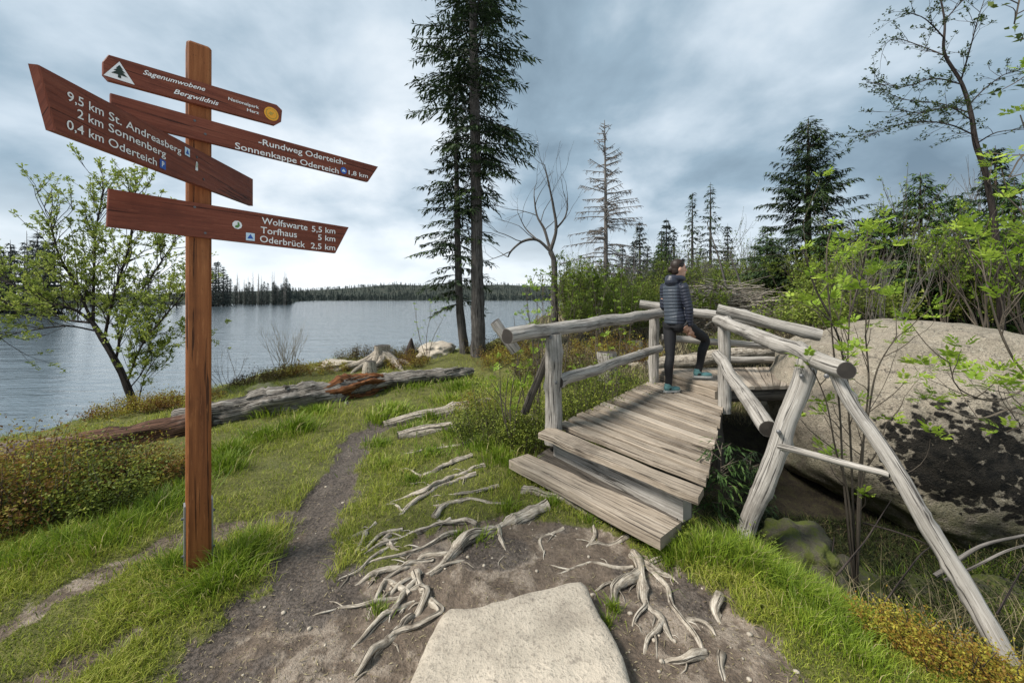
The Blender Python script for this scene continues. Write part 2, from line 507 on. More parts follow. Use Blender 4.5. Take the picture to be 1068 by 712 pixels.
M['leaf_soft'] = mat_leaf('small_spring_leaf', [(0, (.09, .13, .022)), (.5, (.20, .265, .04)), (1, (.36, .40, .09))], .4, .5)
M['leaf_dark'] = mat_leaf('shaded_leaf', [(0, (.025, .04, .012)), (.6, (.06, .09, .02)), (1, (.12, .16, .03))], .3, .55)  # darkness of a silhouette against the sky put into the leaf colour
M['heath'] = mat_leaf('bilberry_leaf', [(0, (.085, .040, .014)), (.30, (.19, .095, .024)), (.58, (.21, .175, .026)), (.8, (.27, .26, .035)), (1, (.40, .34, .045))], .38, .6)
M['heath_yellow'] = mat_leaf('yellow_bilberry_leaf', [(0, (.13, .06, .015)), (.4, (.26, .15, .022)), (.7, (.26, .25, .03)), (1, (.42, .36, .05))], .28, .6)
M['heath_green'] = mat_leaf('green_bilberry_leaf', [(0, (.04, .055, .012)), (.5, (.12, .16, .022)), (1, (.29, .32, .045))], .28, .6)
M['heath_dark'] = mat_leaf('heather_leaf', [(0, (.028, .018, .010)), (.5, (.075, .05, .017)), (1, (.12, .11, .025))], .2, .7)
M['grass'] = mat_leaf('grass_blade', [(0, (.05, .095, .012)), (.5, (.175, .262, .022)), (.85, (.33, .40, .045)), (1, (.46, .40, .19))], .32, .55)
M['lawn'] = mat_leaf('short_grass', [(0, (.06, .085, .014)), (.38, (.20, .25, .026)), (.75, (.36, .385, .055)), (1, (.46, .37, .17))], .3, .6)
M['moss'] = mat_leaf('gully_moss', [(0, (.007, .010, .004)), (.5, (.022, .033, .008)), (.85, (.055, .075, .015)), (1, (.13, .10, .05))], .15, .8)
M['straw'] = mat_leaf('dry_straw', [(0, (.16, .13, .07)), (1, (.42, .36, .22))], .2, .7)

# ------------------------------------------------------------------ terrain
Z_WATER = -0.85
SH_R = np.array([-3.2, -2.4, -1.835, -1.335, -1.085, -.835, -.635, -.435, -.30, -.185, -.06, .03, .09, .14, .20, .26, 4.0])
SH_Y = np.array([3.2, 3.8, 4.7, 6.2, 7.6, 9.4, 11.0, 11.8, 12.4, 12.2, 13.0, 18.0, 28.0, 50.0, 110.0, 900.0, 900.0])
def shore(r): return np.interp(r, SH_R, SH_Y)

CTRL = []
def ct(px, py, Y): p = P(px, py, Y); CTRL.append((p.x, p.y, p.z))
def cz(px, Y, z): CTRL.append(((px - CX) / F_PX * Y, Y, z))
for px, Y, z in [
    (207, 2.29, 0), (0, 1.64, .02), (0, 2.2, .0), (60, 2.9, -.03), (60, 3.6, -.10), (0, 3.9, -.2), (-200, 3.4, -.2), (-300, 2.0, 0), (-500, 1.0, 0),
    (270, 4.96, 0), (350, 4.0, 0), (380, 5.4, .02), (440, 6.15, .04), (490, 7.4, .08), (390, 8.9, .05), (330, 8.8, 0), (280, 8.2, -.12),
    (140, 5.6, -.2), (140, 7.4, -.42), (200, 6.0, -.12), (200, 7.8, -.36), (475, 9.2, .22), (499, 9.2, .2), (540, 10, .36), (560, 4.8, .06), (520, 4.5, .06),
    (620, 6.5, .16), (640, 20, .62), (600, 12, .4), (720, 16, .85), (700, 8.5, .25), (900, 13, .95), (1000, 12, .9), (1200, 12, .9), (800, 10, .55), (760, 8, .3),
    (534, 1.0, 0), (534, 2.2, 0), (300, 1.2, 0), (800, 1.1, 0), (640, 2.9, .0), (560, 3.4, .02), (470, 3.0, .0), (470, 3.9, .03),
    (700, 2.35, -.0), (760, 2.5, -.04), (830, 2.15, -.07), (900, 1.9, -.10), (960, 1.7, -.08), (1050, 1.62, -.10), (1200, 1.4, -.1), (900, 1.2, 0),
    (830, 3.3, -.80), (780, 4.2, -.85), (720, 4.6, -.6), (890, 2.85, -.74), (950, 2.65, -.80), (1000, 3.1, -.88), (1060, 2.5, -.62), (1060, 3.4, -.8), (1200, 2.6, -.6),
    (860, 3.8, -.98), (930, 3.5, -1.0), (1000, 3.7, -.95), (760, 5.6, -.5), (820, 6.5, -.2), (1150, 5, -.1), (1068, 7, .3), (1250, 8, .5),
    (650, 3.9, -.15), (620, 5.0, .05), (690, 6.6, .1), (640, 4.4, -.1),
    (300, 30, 0), (660, 45, 1.3), (800, 40, 1.5), (1000, 40, 1.8), (1400, 40, 2.0), (1500, 15, 1.0), (1500, 4, 0)]:
    cz(px, Y, z)
CTRL = np.array(CTRL)
def _warp(x, y):     # equalise near and far distances for the interpolation
    return np.stack([np.sign(x) * np.log1p(np.abs(x) / 1.5), np.log1p(np.maximum(y, 0) / 1.5)], -1)
_cw = _warp(CTRL[:, 0], CTRL[:, 1])
def _phi(d): return np.where(d > 1e-9, d * d * np.log(d + 1e-12), 0)
_n = len(CTRL)
_K = _phi(np.linalg.norm(_cw[:, None] - _cw[None], axis=-1)) + np.eye(_n) * 0.0015
_A = np.zeros((_n + 3, _n + 3)); _A[:_n, :_n] = _K; _A[:_n, _n] = 1; _A[:_n, _n + 1:] = _cw; _A[_n, :_n] = 1; _A[_n + 1:, :_n] = _cw.T
_w = np.linalg.solve(_A, np.concatenate([CTRL[:, 2], np.zeros(3)]))
def land(x, y):
    q = _warp(x, y); res = np.zeros(x.shape)
    for i in range(_n):
        res = res + _w[i] * _phi(np.linalg.norm(q - _cw[i], axis=-1))
    return np.clip(res + _w[_n] + q[..., 0] * _w[_n + 1] + q[..., 1] * _w[_n + 2], -1.0, 3.0)

# bare earth: polygons / lines in the plane of the ground, in metres
def gpt(px, py): p = PZ(px, py, 0.0); return (p.x, p.y)
PATH = [(470, 433, .10), (400, 442, .14), (374, 456, .13), (364, 478, .13), (352, 500, .16), (338, 528, .20), (325, 560, .22), (312, 600, .26), (290, 650, .34), (255, 712, .42), (215, 800, .5)]
PATH = [(*gpt(a, b), c) for a, b, c in PATH]
TRACK = [(-60, 690, .05), (0, 657, .06), (95, 605, .07), (190, 563, .07), (262, 545, .06), (330, 527, .1)]
TRACK = [(*gpt(a, b), c) for a, b, c in TRACK]
TRACK2 = [(-60, 760, .06), (40, 712, .10), (130, 660, .05)]
TRACK2 = [(*gpt(a, b), c) for a, b, c in TRACK2]
AREA = [gpt(a, b) for a, b in [(250, 760), (300, 640), (330, 600), (365, 582), (400, 588), (430, 565), (470, 545), (515, 548), (545, 538), (590, 545), (640, 562), (690, 578), (745, 610), (790, 650), (850, 700), (880, 760)]]
def seg_d(x, y, line):
    best = np.full(x.shape, 9.0)
    for (x0, y0, w0), (x1, y1, w1) in zip(line[:-1], line[1:]):
        dx, dy = x1 - x0, y1 - y0
        t = np.clip(((x - x0) * dx + (y - y0) * dy) / (dx * dx + dy * dy), 0, 1)
        d = np.hypot(x - x0 - t * dx, y - y0 - t * dy) - (w0 + (w1 - w0) * t)
        best = np.minimum(best, d)
    return best
def poly_d(x, y, poly):
    inside = np.zeros(x.shape, bool); best = np.full(x.shape, 9.0); n = len(poly)
    for i in range(n):
        x0, y0 = poly[i]; x1, y1 = poly[(i + 1) % n]
        c = (y0 > y) != (y1 > y)
        xi = (x1 - x0) * (y - y0) / (y1 - y0 + 1e-12) + x0
        inside ^= c & (x < xi)
        dx, dy = x1 - x0, y1 - y0
        t = np.clip(((x - x0) * dx + (y - y0) * dy) / (dx * dx + dy * dy + 1e-12), 0, 1)
        best = np.minimum(best, np.hypot(x - x0 - t * dx, y - y0 - t * dy))
    return np.where(inside, -best, best)
def dirt_at(x, y):
    """1 = bare earth, 0 = grown over"""
    j = (fbm(x * 3.1, y * 3.1, 3, 4) - .5) * .34 + (fbm(x * 11, y * 11, 9, 3) - .5) * .24
    a = np.minimum(seg_d(x, y, PATH), poly_d(x, y, AREA))
    d1 = 1 - sstep(-.06, .10, a + j)
    d2 = (1 - sstep(-.04, .06, seg_d(x, y, TRACK) + j * .8)) * .75
    d3 = (1 - sstep(-.04, .06, seg_d(x, y, TRACK2) + j)) * .8
    return np.maximum(d1, np.maximum(d2, d3))
def H(x, y):
    """height of the ground"""
    x = np.asarray(x, float); y = np.asarray(y, float)
    r = x / np.maximum(y, .2)
    ys = shore(r)
    z = land(x, y)
    near = 1 / (1 + np.hypot(x, y) * .12)
    z = z + (fbm(x * 1.3, y * 1.3, 21, 4) - .5) * .10 + (fbm(x * 6, y * 6, 31, 3) - .5) * .045 * near + (fbm(x * 22, y * 22, 41, 3) - .5) * .016 * near
    d = dirt_at(x, y)
    z = z - d * .035 * near
    wj = (fbm(x * .7, y * .7, 55, 3) - .5) * .9
    k = sstep(-.16, .05, (y - ys + wj) / np.maximum(ys, 1))
    return z * (1 - k) + (Z_WATER - .5) * k
def Hs(x, y): return float(H(np.array([x]), np.array([y]))[0])
def G(px, py, lift=0.0):
    """the spot of ground seen at a pixel"""
    lo = .5
    r = (px - CX) / F_PX
    ys = np.exp(np.linspace(math.log(.6), math.log(60), 500))
    zr = H_EYE + (CY - py) / F_PX * ys
    g = H(r * ys, ys)
    idx = np.argmax(zr <= g) if np.any(zr <= g) else len(ys) - 1
    Y = ys[idx]
    return Vector((r * Y, Y, float(g[idx]) + lift))
def GY(px, Y, lift=0.0):
    x = (px - CX) / F_PX * Y
    return Vector((x, Y, Hs(x, Y) + lift))

nr, ny = 620, 460
rr_ = np.sinh(np.linspace(-1.75, 1.75, nr)) / math.sinh(1.75) * 3.6
yy_ = np.exp(np.linspace(math.log(.35), math.log(90), ny))
gx = rr_[None, :] * yy_[:, None]; gy = np.repeat(yy_[:, None], nr, 1)
gz = H(gx, gy)
V = np.stack([gx, gy, gz], -1).reshape(-1, 3)
ii = (np.arange(ny - 1)[:, None] * nr + np.arange(nr - 1)[None]).ravel()
F = np.stack([ii, ii + 1, ii + nr + 1, ii + nr], 1).astype(np.int32)
me = bpy.data.meshes.new('ground')
me.vertices.add(len(V)); me.vertices.foreach_set('co', V.astype(np.float32).ravel())
me.loops.add(F.size); me.loops.foreach_set('vertex_index', F.ravel())
me.polygons.add(len(F)); me.polygons.foreach_set('loop_start', np.arange(0, F.size, 4, dtype=np.int32))
me.polygons.foreach_set('use_smooth', np.ones(len(F), bool))
me.attributes.new('damp', 'FLOAT', 'POINT').data.foreach_set('value', ((1 - sstep(-.05, .22, seg_d(V[:, 0], V[:, 1], PATH[:8]) + (fbm(V[:, 0] * 2.3, V[:, 1] * 2.3, 71, 4) - .5) * 1.2)) * .80 + (1 - sstep(.0, .14, np.hypot((V[:, 0] + .13) / 1.5, V[:, 1] - 2.47) - .10))).astype(np.float32))
me.attributes.new('dirt', 'FLOAT', 'POINT').data.foreach_set('value', dirt_at(V[:, 0], V[:, 1]).astype(np.float32))
# forest floor: the gully and the land right of the bridge
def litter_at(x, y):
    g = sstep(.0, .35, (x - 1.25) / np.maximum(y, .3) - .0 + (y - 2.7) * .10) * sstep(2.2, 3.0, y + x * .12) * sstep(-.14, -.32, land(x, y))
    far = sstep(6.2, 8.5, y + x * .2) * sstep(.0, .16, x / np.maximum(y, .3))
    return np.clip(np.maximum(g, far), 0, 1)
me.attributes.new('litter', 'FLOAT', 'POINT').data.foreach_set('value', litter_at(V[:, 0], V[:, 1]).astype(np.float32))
me.update(calc_edges=True); me.validate()
ground = bpy.data.objects.new('ground', me); COL.objects.link(ground); tag(ground, kind='structure')

n = NT('ground'); ob = n.tc.outputs['Object']
d = n.attr('dirt'); li = n.attr('litter')
f1 = n.noise(ob, 1.6, 5, .6); f2 = n.noise(ob, 9, 6, .65); f3 = n.noise(ob, 55, 4, .65); f4 = n.noise(ob, 180, 2, .6)
earth = n.ramp(n.math('ADD', n.math('MULTIPLY', f2, .6), n.math('MULTIPLY', f3, .4)), [(.32, (.050, .038, .029)), (.5, (.130, .100, .075)), (.68, (.23, .18, .136))])
sand = n.ramp(n.math('ADD', n.math('MULTIPLY', f3, .5), n.math('MULTIPLY', f4, .5)), [(.3, (.13, .10, .078)), (.5, (.25, .205, .16)), (.7, (.38, .325, .265))])
earth = n.mix(n.step(n.math('ADD', n.math('MULTIPLY', f1, .6), n.math('MULTIPLY', f2, .45)), .52, .60), earth, sand)
damp = n.math('MAXIMUM', n.step(n.noise(n.mapping(ob, (1, 1, 1), (4.4, 8.1, 0)), 1.9, 4, .6), .55, .64), n.step(n.math('ADD', n.attr('damp'), n.math('MULTIPLY', n.math('SUBTRACT', f2, .5), 1.2)), .35, .7))
earth = n.mix(n.math('MULTIPLY', damp, .8), earth, n.mix(n.step(f3, .35, .65), (.022, .018, .015), (.100, .082, .070)))
needles = n.step(n.noise(n.mapping(ob, (40, 160, 40), (0, 0, 0), (0, 0, .6)), 1.0, 3, .6), .62, .68)
earth = n.mix(n.math('MULTIPLY', needles, .5), earth, (.24, .16, .10))
turf = n.ramp(n.math('ADD', n.math('MULTIPLY', f2, .55), n.math('MULTIPLY', f3, .45)), [(.33, (.045, .040, .018)), (.46, (.085, .088, .024)), (.60, (.135, .135, .036)), (.75, (.19, .15, .072))])
floor_ = n.ramp(n.math('ADD', n.math('MULTIPLY', f2, .5), n.math('MULTIPLY', f3, .5)), [(.34, (.012, .010, .007)), (.5, (.036, .028, .018)), (.62, (.052, .052, .02)), (.74, (.13, .10, .06))])  # litter tones, darkened to put the gully's shadowy hollow into the colour
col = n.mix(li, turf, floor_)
col = n.mix(n.step(n.math('ADD', d, n.math('MULTIPLY', n.math('SUBTRACT', f3, .5), .7)), .35, .65), col, earth)
hh = n.math('ADD', n.math('MULTIPLY', f2, 1.0), n.math('ADD', n.math('MULTIPLY', f3, .5), n.math('MULTIPLY', f4, .2)))
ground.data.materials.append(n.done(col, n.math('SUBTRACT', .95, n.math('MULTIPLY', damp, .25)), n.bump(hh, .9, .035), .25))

# ------------------------------------------------------------------ lake
bm_ = MB()
lr = np.concatenate([np.linspace(-14, -3.3, 12), np.linspace(-3.2, .30, 90)])
lk = [0, .02, .05, .1, .2, .4, 1.0]
for k_ in lk:
    for r_ in lr:
        y0 = float(shore(np.array(max(r_, -3.2)))) * .72; y_ = y0 + k_ * (1500 - y0); bm_.v.append(Vector((r_ * y_, y_, Z_WATER)))
for i in range(len(lk) - 1):
    for j in range(len(lr) - 1):
        q = i * len(lr) + j; bm_.face((q, q + 1, q + len(lr) + 1, q + len(lr)))
n = NT('lake_water'); ob = n.tc.outputs['Object']
w1 = n.noise(n.mapping(ob, (.9, 3.4, 1), (0, 0, 0), (0, 0, R(14))), 1.0, 5, .6, .3)
w2 = n.noise(n.mapping(ob, (.22, .9, 1), (3, 0, 0), (0, 0, R(-8))), 1.0, 4, .55, .2)
w3 = n.noise(n.mapping(ob, (3.2, 9.5, 1), (3, 0, 0), (0, 0, R(22))), 1.0, 3, .6, .2)
hh = n.math('ADD', n.math('ADD', w1, n.math('MULTIPLY', w2, 2.2)), n.math('MULTIPLY', w3, .3))
lake = bm_.build('lake', n.done((.10, .13, .15), .06, n.bump(hh, .30, .12), .5, IOR=1.33))
tag(lake, kind='structure')

# ------------------------------------------------------------------ far shore
FR = np.array([-4, -1.9, -1.35, -1.15, -.9, -.80, -.72, -.62, -.575, -.56, -.50, -.3, 0, .2, .26, .4, 1.0, 4])
FY = np.array([30, 42, 52, 62, 95, 115, 135, 165, 185, 300, 400, 430, 430, 420, 85, 80, 80, 80.])
def far_y(r): return np.interp(r, FR, FY)
nr2, nk = 260, 60
r2 = np.linspace(-3.6, 3.6, nr2); k2 = np.linspace(0, 1, nk) ** 1.8
def hill_z(r, k):
    base = np.interp(r, [-4, -.9, -.56, -.3, .0, .18, .30, .6, 1.2, 4], [6, 7, 12, 30, 27, 22, 12, 12, 15, 15])
    z0 = np.interp(r, [.20, .26], [Z_WATER - .25, 1.2])
    return z0 + sstep(0, .9, k) * base * (.75 + .5 * fbm(r * 6, k * 4, 77, 3)) + k * 1.0
def hill_pt(r, k):
    y = far_y(r) + k * 420
    return r * y, y, hill_z(r, k)
hx, hy, hzv = hill_pt(r2[None].repeat(nk, 0), k2[:, None].repeat(nr2, 1))
V = np.stack([hx, hy, hzv], -1).reshape(-1, 3)
hb = MB(); hb.v = [Vector(v) for v in V]
for a_ in range(nk - 1):
    for b_ in range(nr2 - 1):
        q = a_ * nr2 + b_
        hb.face((q, q + 1, q + nr2 + 1, q + nr2))
n = NT('far_hills'); ob = n.tc.outputs['Object']
col = n.ramp(n.noise(ob, .08, 6, .65), [(.35, (.022, .030, .026)), (.55, (.040, .046, .036)), (.7, (.075, .072, .055))])
hills = hb.build('hills', n.done(col, .95, n.bump(n.noise(ob, .4, 5), .8, .8), .1)); tag(hills, kind='structure')

# ------------------------------------------------------------------ rocks
def granite(name, base, dark, lichen=None, speck=1.0, moss=None, big=False):
    n = NT(name); ob = n.tc.outputs['Object']
    f1 = n.noise(ob, 1.5, 5, .6); f2 = n.noise(ob, 7, 6, .7); f3 = n.noise(ob, 60, 3, .7); f4 = n.voro(ob, 150)
    col = n.ramp(n.math('ADD', n.math('MULTIPLY', f1, .5), n.math('MULTIPLY', f2, .5)), [(.30, dark), (.52, base), (.72, tuple(min(1, c * 1.32) for c in base))])
    col = n.mix(n.math('MULTIPLY', n.step(f3, .54, .64), .5 * speck), col, tuple(c * .35 for c in base))
    col = n.mix(n.math('MULTIPLY', n.step(f4, .18, .05), .5 * speck), col, (.5, .47, .42))
    hh = n.math('ADD', n.math('MULTIPLY', f2, 1.0), n.math('MULTIPLY', f3, .45))
    if big:   # weathering: warm crust above, pale lichen discs, hairline cracks, dark runs of water
        col = n.mix(n.step(n.noise(n.mapping(ob, (1, 1, 1), (3, 8, 1)), 2.6, 6, .7), .50, .64, 0, .5), col, (.30, .25, .195))
        col = n.mix(n.step(n.noise(n.mapping(ob, (1, 1, 1), (7, 2, 5)), 4.5, 6, .75), .54, .66, 0, .65), col, (.13, .12, .085))
        col = n.mix(n.step(n.noise(n.mapping(ob, (3.2, 3.2, .55), (1, 2, 3)), 1.5, 5, .7), .55, .70, 0, .55), col, (.085, .08, .06))
        col = n.mix(n.step(n.noise(ob, 22, 5, .75), .55, .66, 0, .7), col, (.44, .41, .33))
        col = n.mix(n.step(n.noise(n.mapping(ob, (1, 1, 1), (6, 6, 0)), 75, 3, .7), .53, .60, 0, .7), col, (.10, .088, .066))
        col = n.mix(n.step(n.noise(n.mapping(ob, (1, 1, 1), (4, 4, 4)), 28, 4, .7), .60, .68, 0, .75), col, (.06, .055, .04))
        ck = n.noise(n.mapping(ob, (1, 1, 2.2), (0, 3, 0)), 1.3, 5, .6)
        col = n.mix(n.math('MULTIPLY', n.math('MULTIPLY', n.step(ck, .492, .5), n.step(ck, .508, .5)), .7), col, (.04, .035, .03))
    if moss:
        sp = n.new('ShaderNodeSeparateXYZ'); n.link(n.tc.outputs['Object'], sp.inputs[0])
        low = n.step(n.math('ADD', sp.outputs['Z'], n.math('MULTIPLY', f2, .7)), moss[1], moss[0])
        col = n.mix(n.math('MULTIPLY', low, n.step(f2, .40, .56)), col, n.mix(f3, (.030, .040, .010), (.10, .115, .022)))
    if lichen:
        col = lichen(n, col, f2)
    if lichen: hh = n.math('ADD', hh, n.math('MULTIPLY', n.blob, n.math('ADD', .5, f3)))
    if name == 'pale_granite':    # scuffs, boot dirt and stains
        col = n.mix(n.step(n.noise(n.mapping(ob, (1, 1, 1), (2, 6, 1)), 3.0, 7, .7), .50, .70, 0, .55), col, (.17, .14, .11))
        col = n.mix(n.step(n.noise(n.mapping(ob, (1, 1, 1), (8, 1, 1)), 11, 6, .75), .58, .70, 0, .55), col, (.10, .085, .07))
    return n.done(col, .88, n.bump(hh, .9 if big else .7, .05 if big else .03), .25)
def rock_mesh(name, mat, center, rad, seed, rot=0, sub=5, rough=.16, box=2.6, parent=None, tilt=(0, 0), fine=.02):
    bm = bmesh.new(); bmesh.ops.create_icosphere(bm, subdivisions=sub, radius=1)
    for v in bm.verts:
        p = v.co.copy()
        q = (abs(p.x) ** box + abs(p.y) ** box + abs(p.z) ** box) ** (1 / box)
        p = p / q
        k = 1 + rough * mnoise.noise(p * 1.1 + Vector((seed, 0, 0))) + rough * .5 * mnoise.noise(p * 2.6 + Vector((0, seed, 0))) + fine * mnoise.noise(p * 9 + Vector((0, 0, seed)))
        v.co = Vector((p.x * rad[0] * k, p.y * rad[1] * k, p.z * rad[2] * k))
    mt = Matrix.Rotation(R(rot), 4, 'Z') @ Matrix.Rotation(R(tilt[0]), 4, 'X') @ Matrix.Rotation(R(tilt[1]), 4, 'Y')
    bmesh.ops.transform(bm, matrix=mt, verts=bm.verts)
    me = bpy.data.meshes.new(name); bm.to_mesh(me); bm.free()
    for p in me.polygons: p.use_smooth = True
    me.materials.append(mat)
    o = bpy.data.objects.new(name, me); o.location = center
    if parent: o.parent = parent
    COL.objects.link(o)
    return o
def black_lichen(n, col, f2):
    ob = n.tc.outputs['Object']
    sp = n.new('ShaderNodeSeparateXYZ'); n.link(ob, sp.inputs[0])
    big_ = n.noise(ob, 3.2, 5, .65); fine_ = n.noise(n.mapping(ob, (1, 1, 1), (2, 5, 1)), 10, 8, .68); cell = n.voro(n.mapping(ob, (1, 1, 1.25)), 13)
    uu = n.math('SUBTRACT', n.math('MULTIPLY', sp.outputs['X'], .681), n.math('MULTIPLY', sp.outputs['Y'], .733))
    dx = n.math('DIVIDE', n.math('SUBTRACT', uu, LICH[0]), LICH[2])
    dz = n.math('DIVIDE', n.math('SUBTRACT', sp.outputs['Z'], LICH[1]), LICH[3])
    rad = n.math('SQRT', n.math('ADD', n.math('MULTIPLY', dx, dx), n.math('MULTIPLY', dz, dz)))
    inten = n.step(n.math('ADD', rad, n.math('MULTIPLY', n.math('SUBTRACT', big_, .5), 1.3)), 1.25, .25)
    val = n.math('SUBTRACT', n.math('ADD', n.math('MULTIPLY', inten, .50), n.math('MULTIPLY', fine_, .75)), n.math('MULTIPLY', cell, .45))
    blob = n.math('MULTIPLY', n.step(val, .47, .53), n.step(inten, .03, .12))
    halo = n.math('MULTIPLY', n.step(val, .38, .50), .45)
    col = n.mix(n.math('MULTIPLY', halo, n.step(inten, .05, .3)), col, (.07, .065, .05))
    n.blob = blob
    return n.mix(blob, col, n.mix(n.step(fine_, .4, .6), (.005, .005, .004), (.030, .026, .020)))
LICH = (.30, -.02, .95, .72)
M['granite_big'] = granite('boulder_granite', (.30, .26, .20), (.135, .118, .085), black_lichen, .75, moss=(-.75, .45), big=True)
M['granite'] = granite('pale_granite', (.43, .375, .30), (.27, .235, .185), None, 1.0)
M['granite_moss'] = granite('mossy_granite', (.085, .078, .055), (.025, .023, .016), None, .8, moss=(.6, 1.3))
tag(rock_mesh('boulder', M['granite_big'], (5.45, 5.05, .02), (1.82, 1.62, 1.24), 4.3, rot=0, sub=6, rough=.15, box=2.4, fine=.022),
    'huge pale rounded boulder with black lichen patches right of the bridge', 'boulder')
# flat stone at the viewer's feet
st = MB()
OUT = [(420, 740), (430, 700), (444, 670), (456, 646), (467, 634), (488, 633), (520, 627), (560, 615), (598, 606), (611, 609), (622, 630), (640, 660), (655, 695), (666, 760), (640, 830), (500, 850), (430, 800)]
top = [PZ(a, b, .085) for a, b in OUT]
cen = sum(top, Vector()) / len(top)
rings = [(1.03, -.20), (1.035, -.03), (1.015, .045), (.985, .078), (.93, .094)] + [(.93 * (1 - i / 12), .094 + .018 * math.sin(i / 12 * 1.57)) for i in range(1, 12)]
outl, _ = catmull(top + [top[0]], .03); outl = outl[:-1]
for k, dz in rings:
    for p in outl:
        q = cen + (p - cen) * (k + (.02 * mnoise.noise((p.x * 9, p.y * 9, k * 3)) + .012 * mnoise.noise((p.x * 28, p.y * 28, k * 9)) if k > .8 else 0))
        hn = mnoise.noise((q.x * 2.1, q.y * 2.1, 3)) * .022 + mnoise.noise((q.x * 7, q.y * 7, 1)) * .010 + mnoise.noise((q.x * 25, q.y * 25, 1)) * .002
        st.v.append(Vector((q.x, q.y, dz + hn)))
no = len(outl)
for i in range(len(rings) - 1):
    for s in range(no):
        s2 = (s + 1) % no
        st.face((i * no + s2, i * no + s, (i + 1) * no + s, (i + 1) * no + s2))
st.face([(len(rings) - 1) * no + s for s in range(no)][::-1])
tag(st.build('flat_stone', M['granite'], at=(cen.x, cen.y, 0)), 'flat pale granite slab set in the bare earth in front of the bridge step', 'stone')
for px, Y, rad, seed, lab in [
    (836, 2.95, (.30, .24, .24), 2.2, 'small mossy olive stone at the foot of the big boulder'),
    (885, 3.25, (.26, .22, .17), 11.2, 'dark mossy rock low in the gully behind the rowan shoots'),
    (960, 3.15, (.24, .2, .12), 12.7, 'dark mossy rock in the middle of the gully'),
    (1045, 3.0, (.28, .22, .13), 13.1, 'dark mossy rock in the gully at the right edge'),
    (1062, 6.9, (.75, .8, .42), 5.2, 'low tan boulder behind the big lichen boulder at the right edge'),
    (985, 8.6, (.55, .5, .26), 7.7, 'small flat pale rock in the heather behind the big boulder'),
    (352, 8.7, (.42, .25, .13), 9.1, 'low pale rock on the grassy bank behind the fallen log'),
    (278, 6.3, (.32, .22, .13), 3.9, 'pale stone half sunk in moss between the signpost and the rowan'),
    (455, 9.6, (.55, .35, .20), 6.4, 'grey rock beneath the foot of the lakeside spruces'),
    (548, 4.75, (.16, .12, .07), 8.8, 'small stone in the grass left of the bridge railing post')]:
    g = P(px, 583, Y) if px == 836 else GY(px, Y, rad[2] * .35)
    tag(rock_mesh('rock', M['granite_moss'] if 'moss' in lab else M['granite'], g, rad, seed, rot=seed * 40, sub=5, rough=.36, fine=.035), lab, 'rock')

# ------------------------------------------------------------------ signpost
PB = P(207, 590, 2.29); PB.z = Hs(PB.x, PB.y)
sign = empty('signpost', PB, 'tall brown stained wooden signpost with four lettered direction boards beside the path', 'signpost')
pm = MB()
hw, ch = .058, .012
ang0 = math.atan2(.793, .609) - R(10)
ux, uy = Vector((math.cos(ang0), math.sin(ang0), 0)), Vector((-math.sin(ang0), math.cos(ang0), 0))
sec = [(-hw + ch, -hw), (hw - ch, -hw), (hw, -hw + ch), (hw, hw - ch), (hw - ch, hw), (-hw + ch, hw), (-hw, hw - ch), (-hw, -hw + ch)]
ztop = P(207, 50, 2.29).z
zs = [-.25 + PB.z] + [PB.z + i * .1 for i in range(0, 30) if PB.z + i * .1 < ztop - .05] + [ztop - .012, ztop]
for k, z in enumerate(zs):
    s_ = .88 if k == len(zs) - 1 else 1
    jx = mnoise.noise((z * .8, 1, 2)) * .003
    for a_, b_ in sec: pm.v.append(Vector((PB.x + jx, PB.y, z)) + ux * a_ * s_ + uy * b_ * s_)
per = [0]
for i in range(8):
    a_, b_ = sec[i], sec[(i + 1) % 8]; per.append(per[-1] + math.hypot(a_[0] - b_[0], a_[1] - b_[1]))
for k in range(len(zs) - 1):
    for i in range(8):
        i2 = (i + 1) % 8
        uv = [(zs[k], per[i]), (zs[k], per[i + 1]), (zs[k + 1], per[i + 1]), (zs[k + 1], per[i])]
        pm.face((k * 8 + i, k * 8 + i2, k * 8 + 8 + i2, k * 8 + 8 + i), 0, uv, False)
pm.face([(len(zs) - 1) * 8 + i for i in range(8)], 1, [(a_, b_) for a_, b_ in sec], False)
pm.build('post', [M['post'], M['post']], sign)
n = NT('zinc_steel'); ob = n.tc.outputs['Object']
M['zinc'] = n.done(n.mix(n.noise(ob, 14, 4), (.22, .235, .245), (.40, .42, .43)), .5, None, .4, metal=.7)
n = NT('bolt_steel'); M['bolt'] = n.done((.12, .12, .12), .5, None, .4, metal=.8)
for sgn in (-1, 1):
    b_ = MB(); c_ = PB + ux * (sgn * (hw + .0055))
    z0, z1 = PB.z - .2, PB.z + .40
    cs = [(-.004, -.032), (.004, -.032), (.004, .032), (-.004, .032)]
    for z in (z0, z1):
        for a_, d_ in cs: b_.v.append(Vector((c_.x, c_.y, z)) + ux * a_ + uy * d_)
    for i in range(4): b_.face((i, (i + 1) % 4, 4 + (i + 1) % 4, 4 + i), 0, None, False)
    b_.face((4, 5, 6, 7), 0, None, False)
    br = b_.build('metal_bracket', M['zinc'], sign)
    for zz in (.10, .32):
        t_ = MB(); q = Vector((c_.x, c_.y, PB.z + zz)); tube(t_, [q, q + ux * sgn * .014], [.009, .008], 6, .01, mat=0, capmat=0)
        t_.build('bolt', M['bolt'], br)

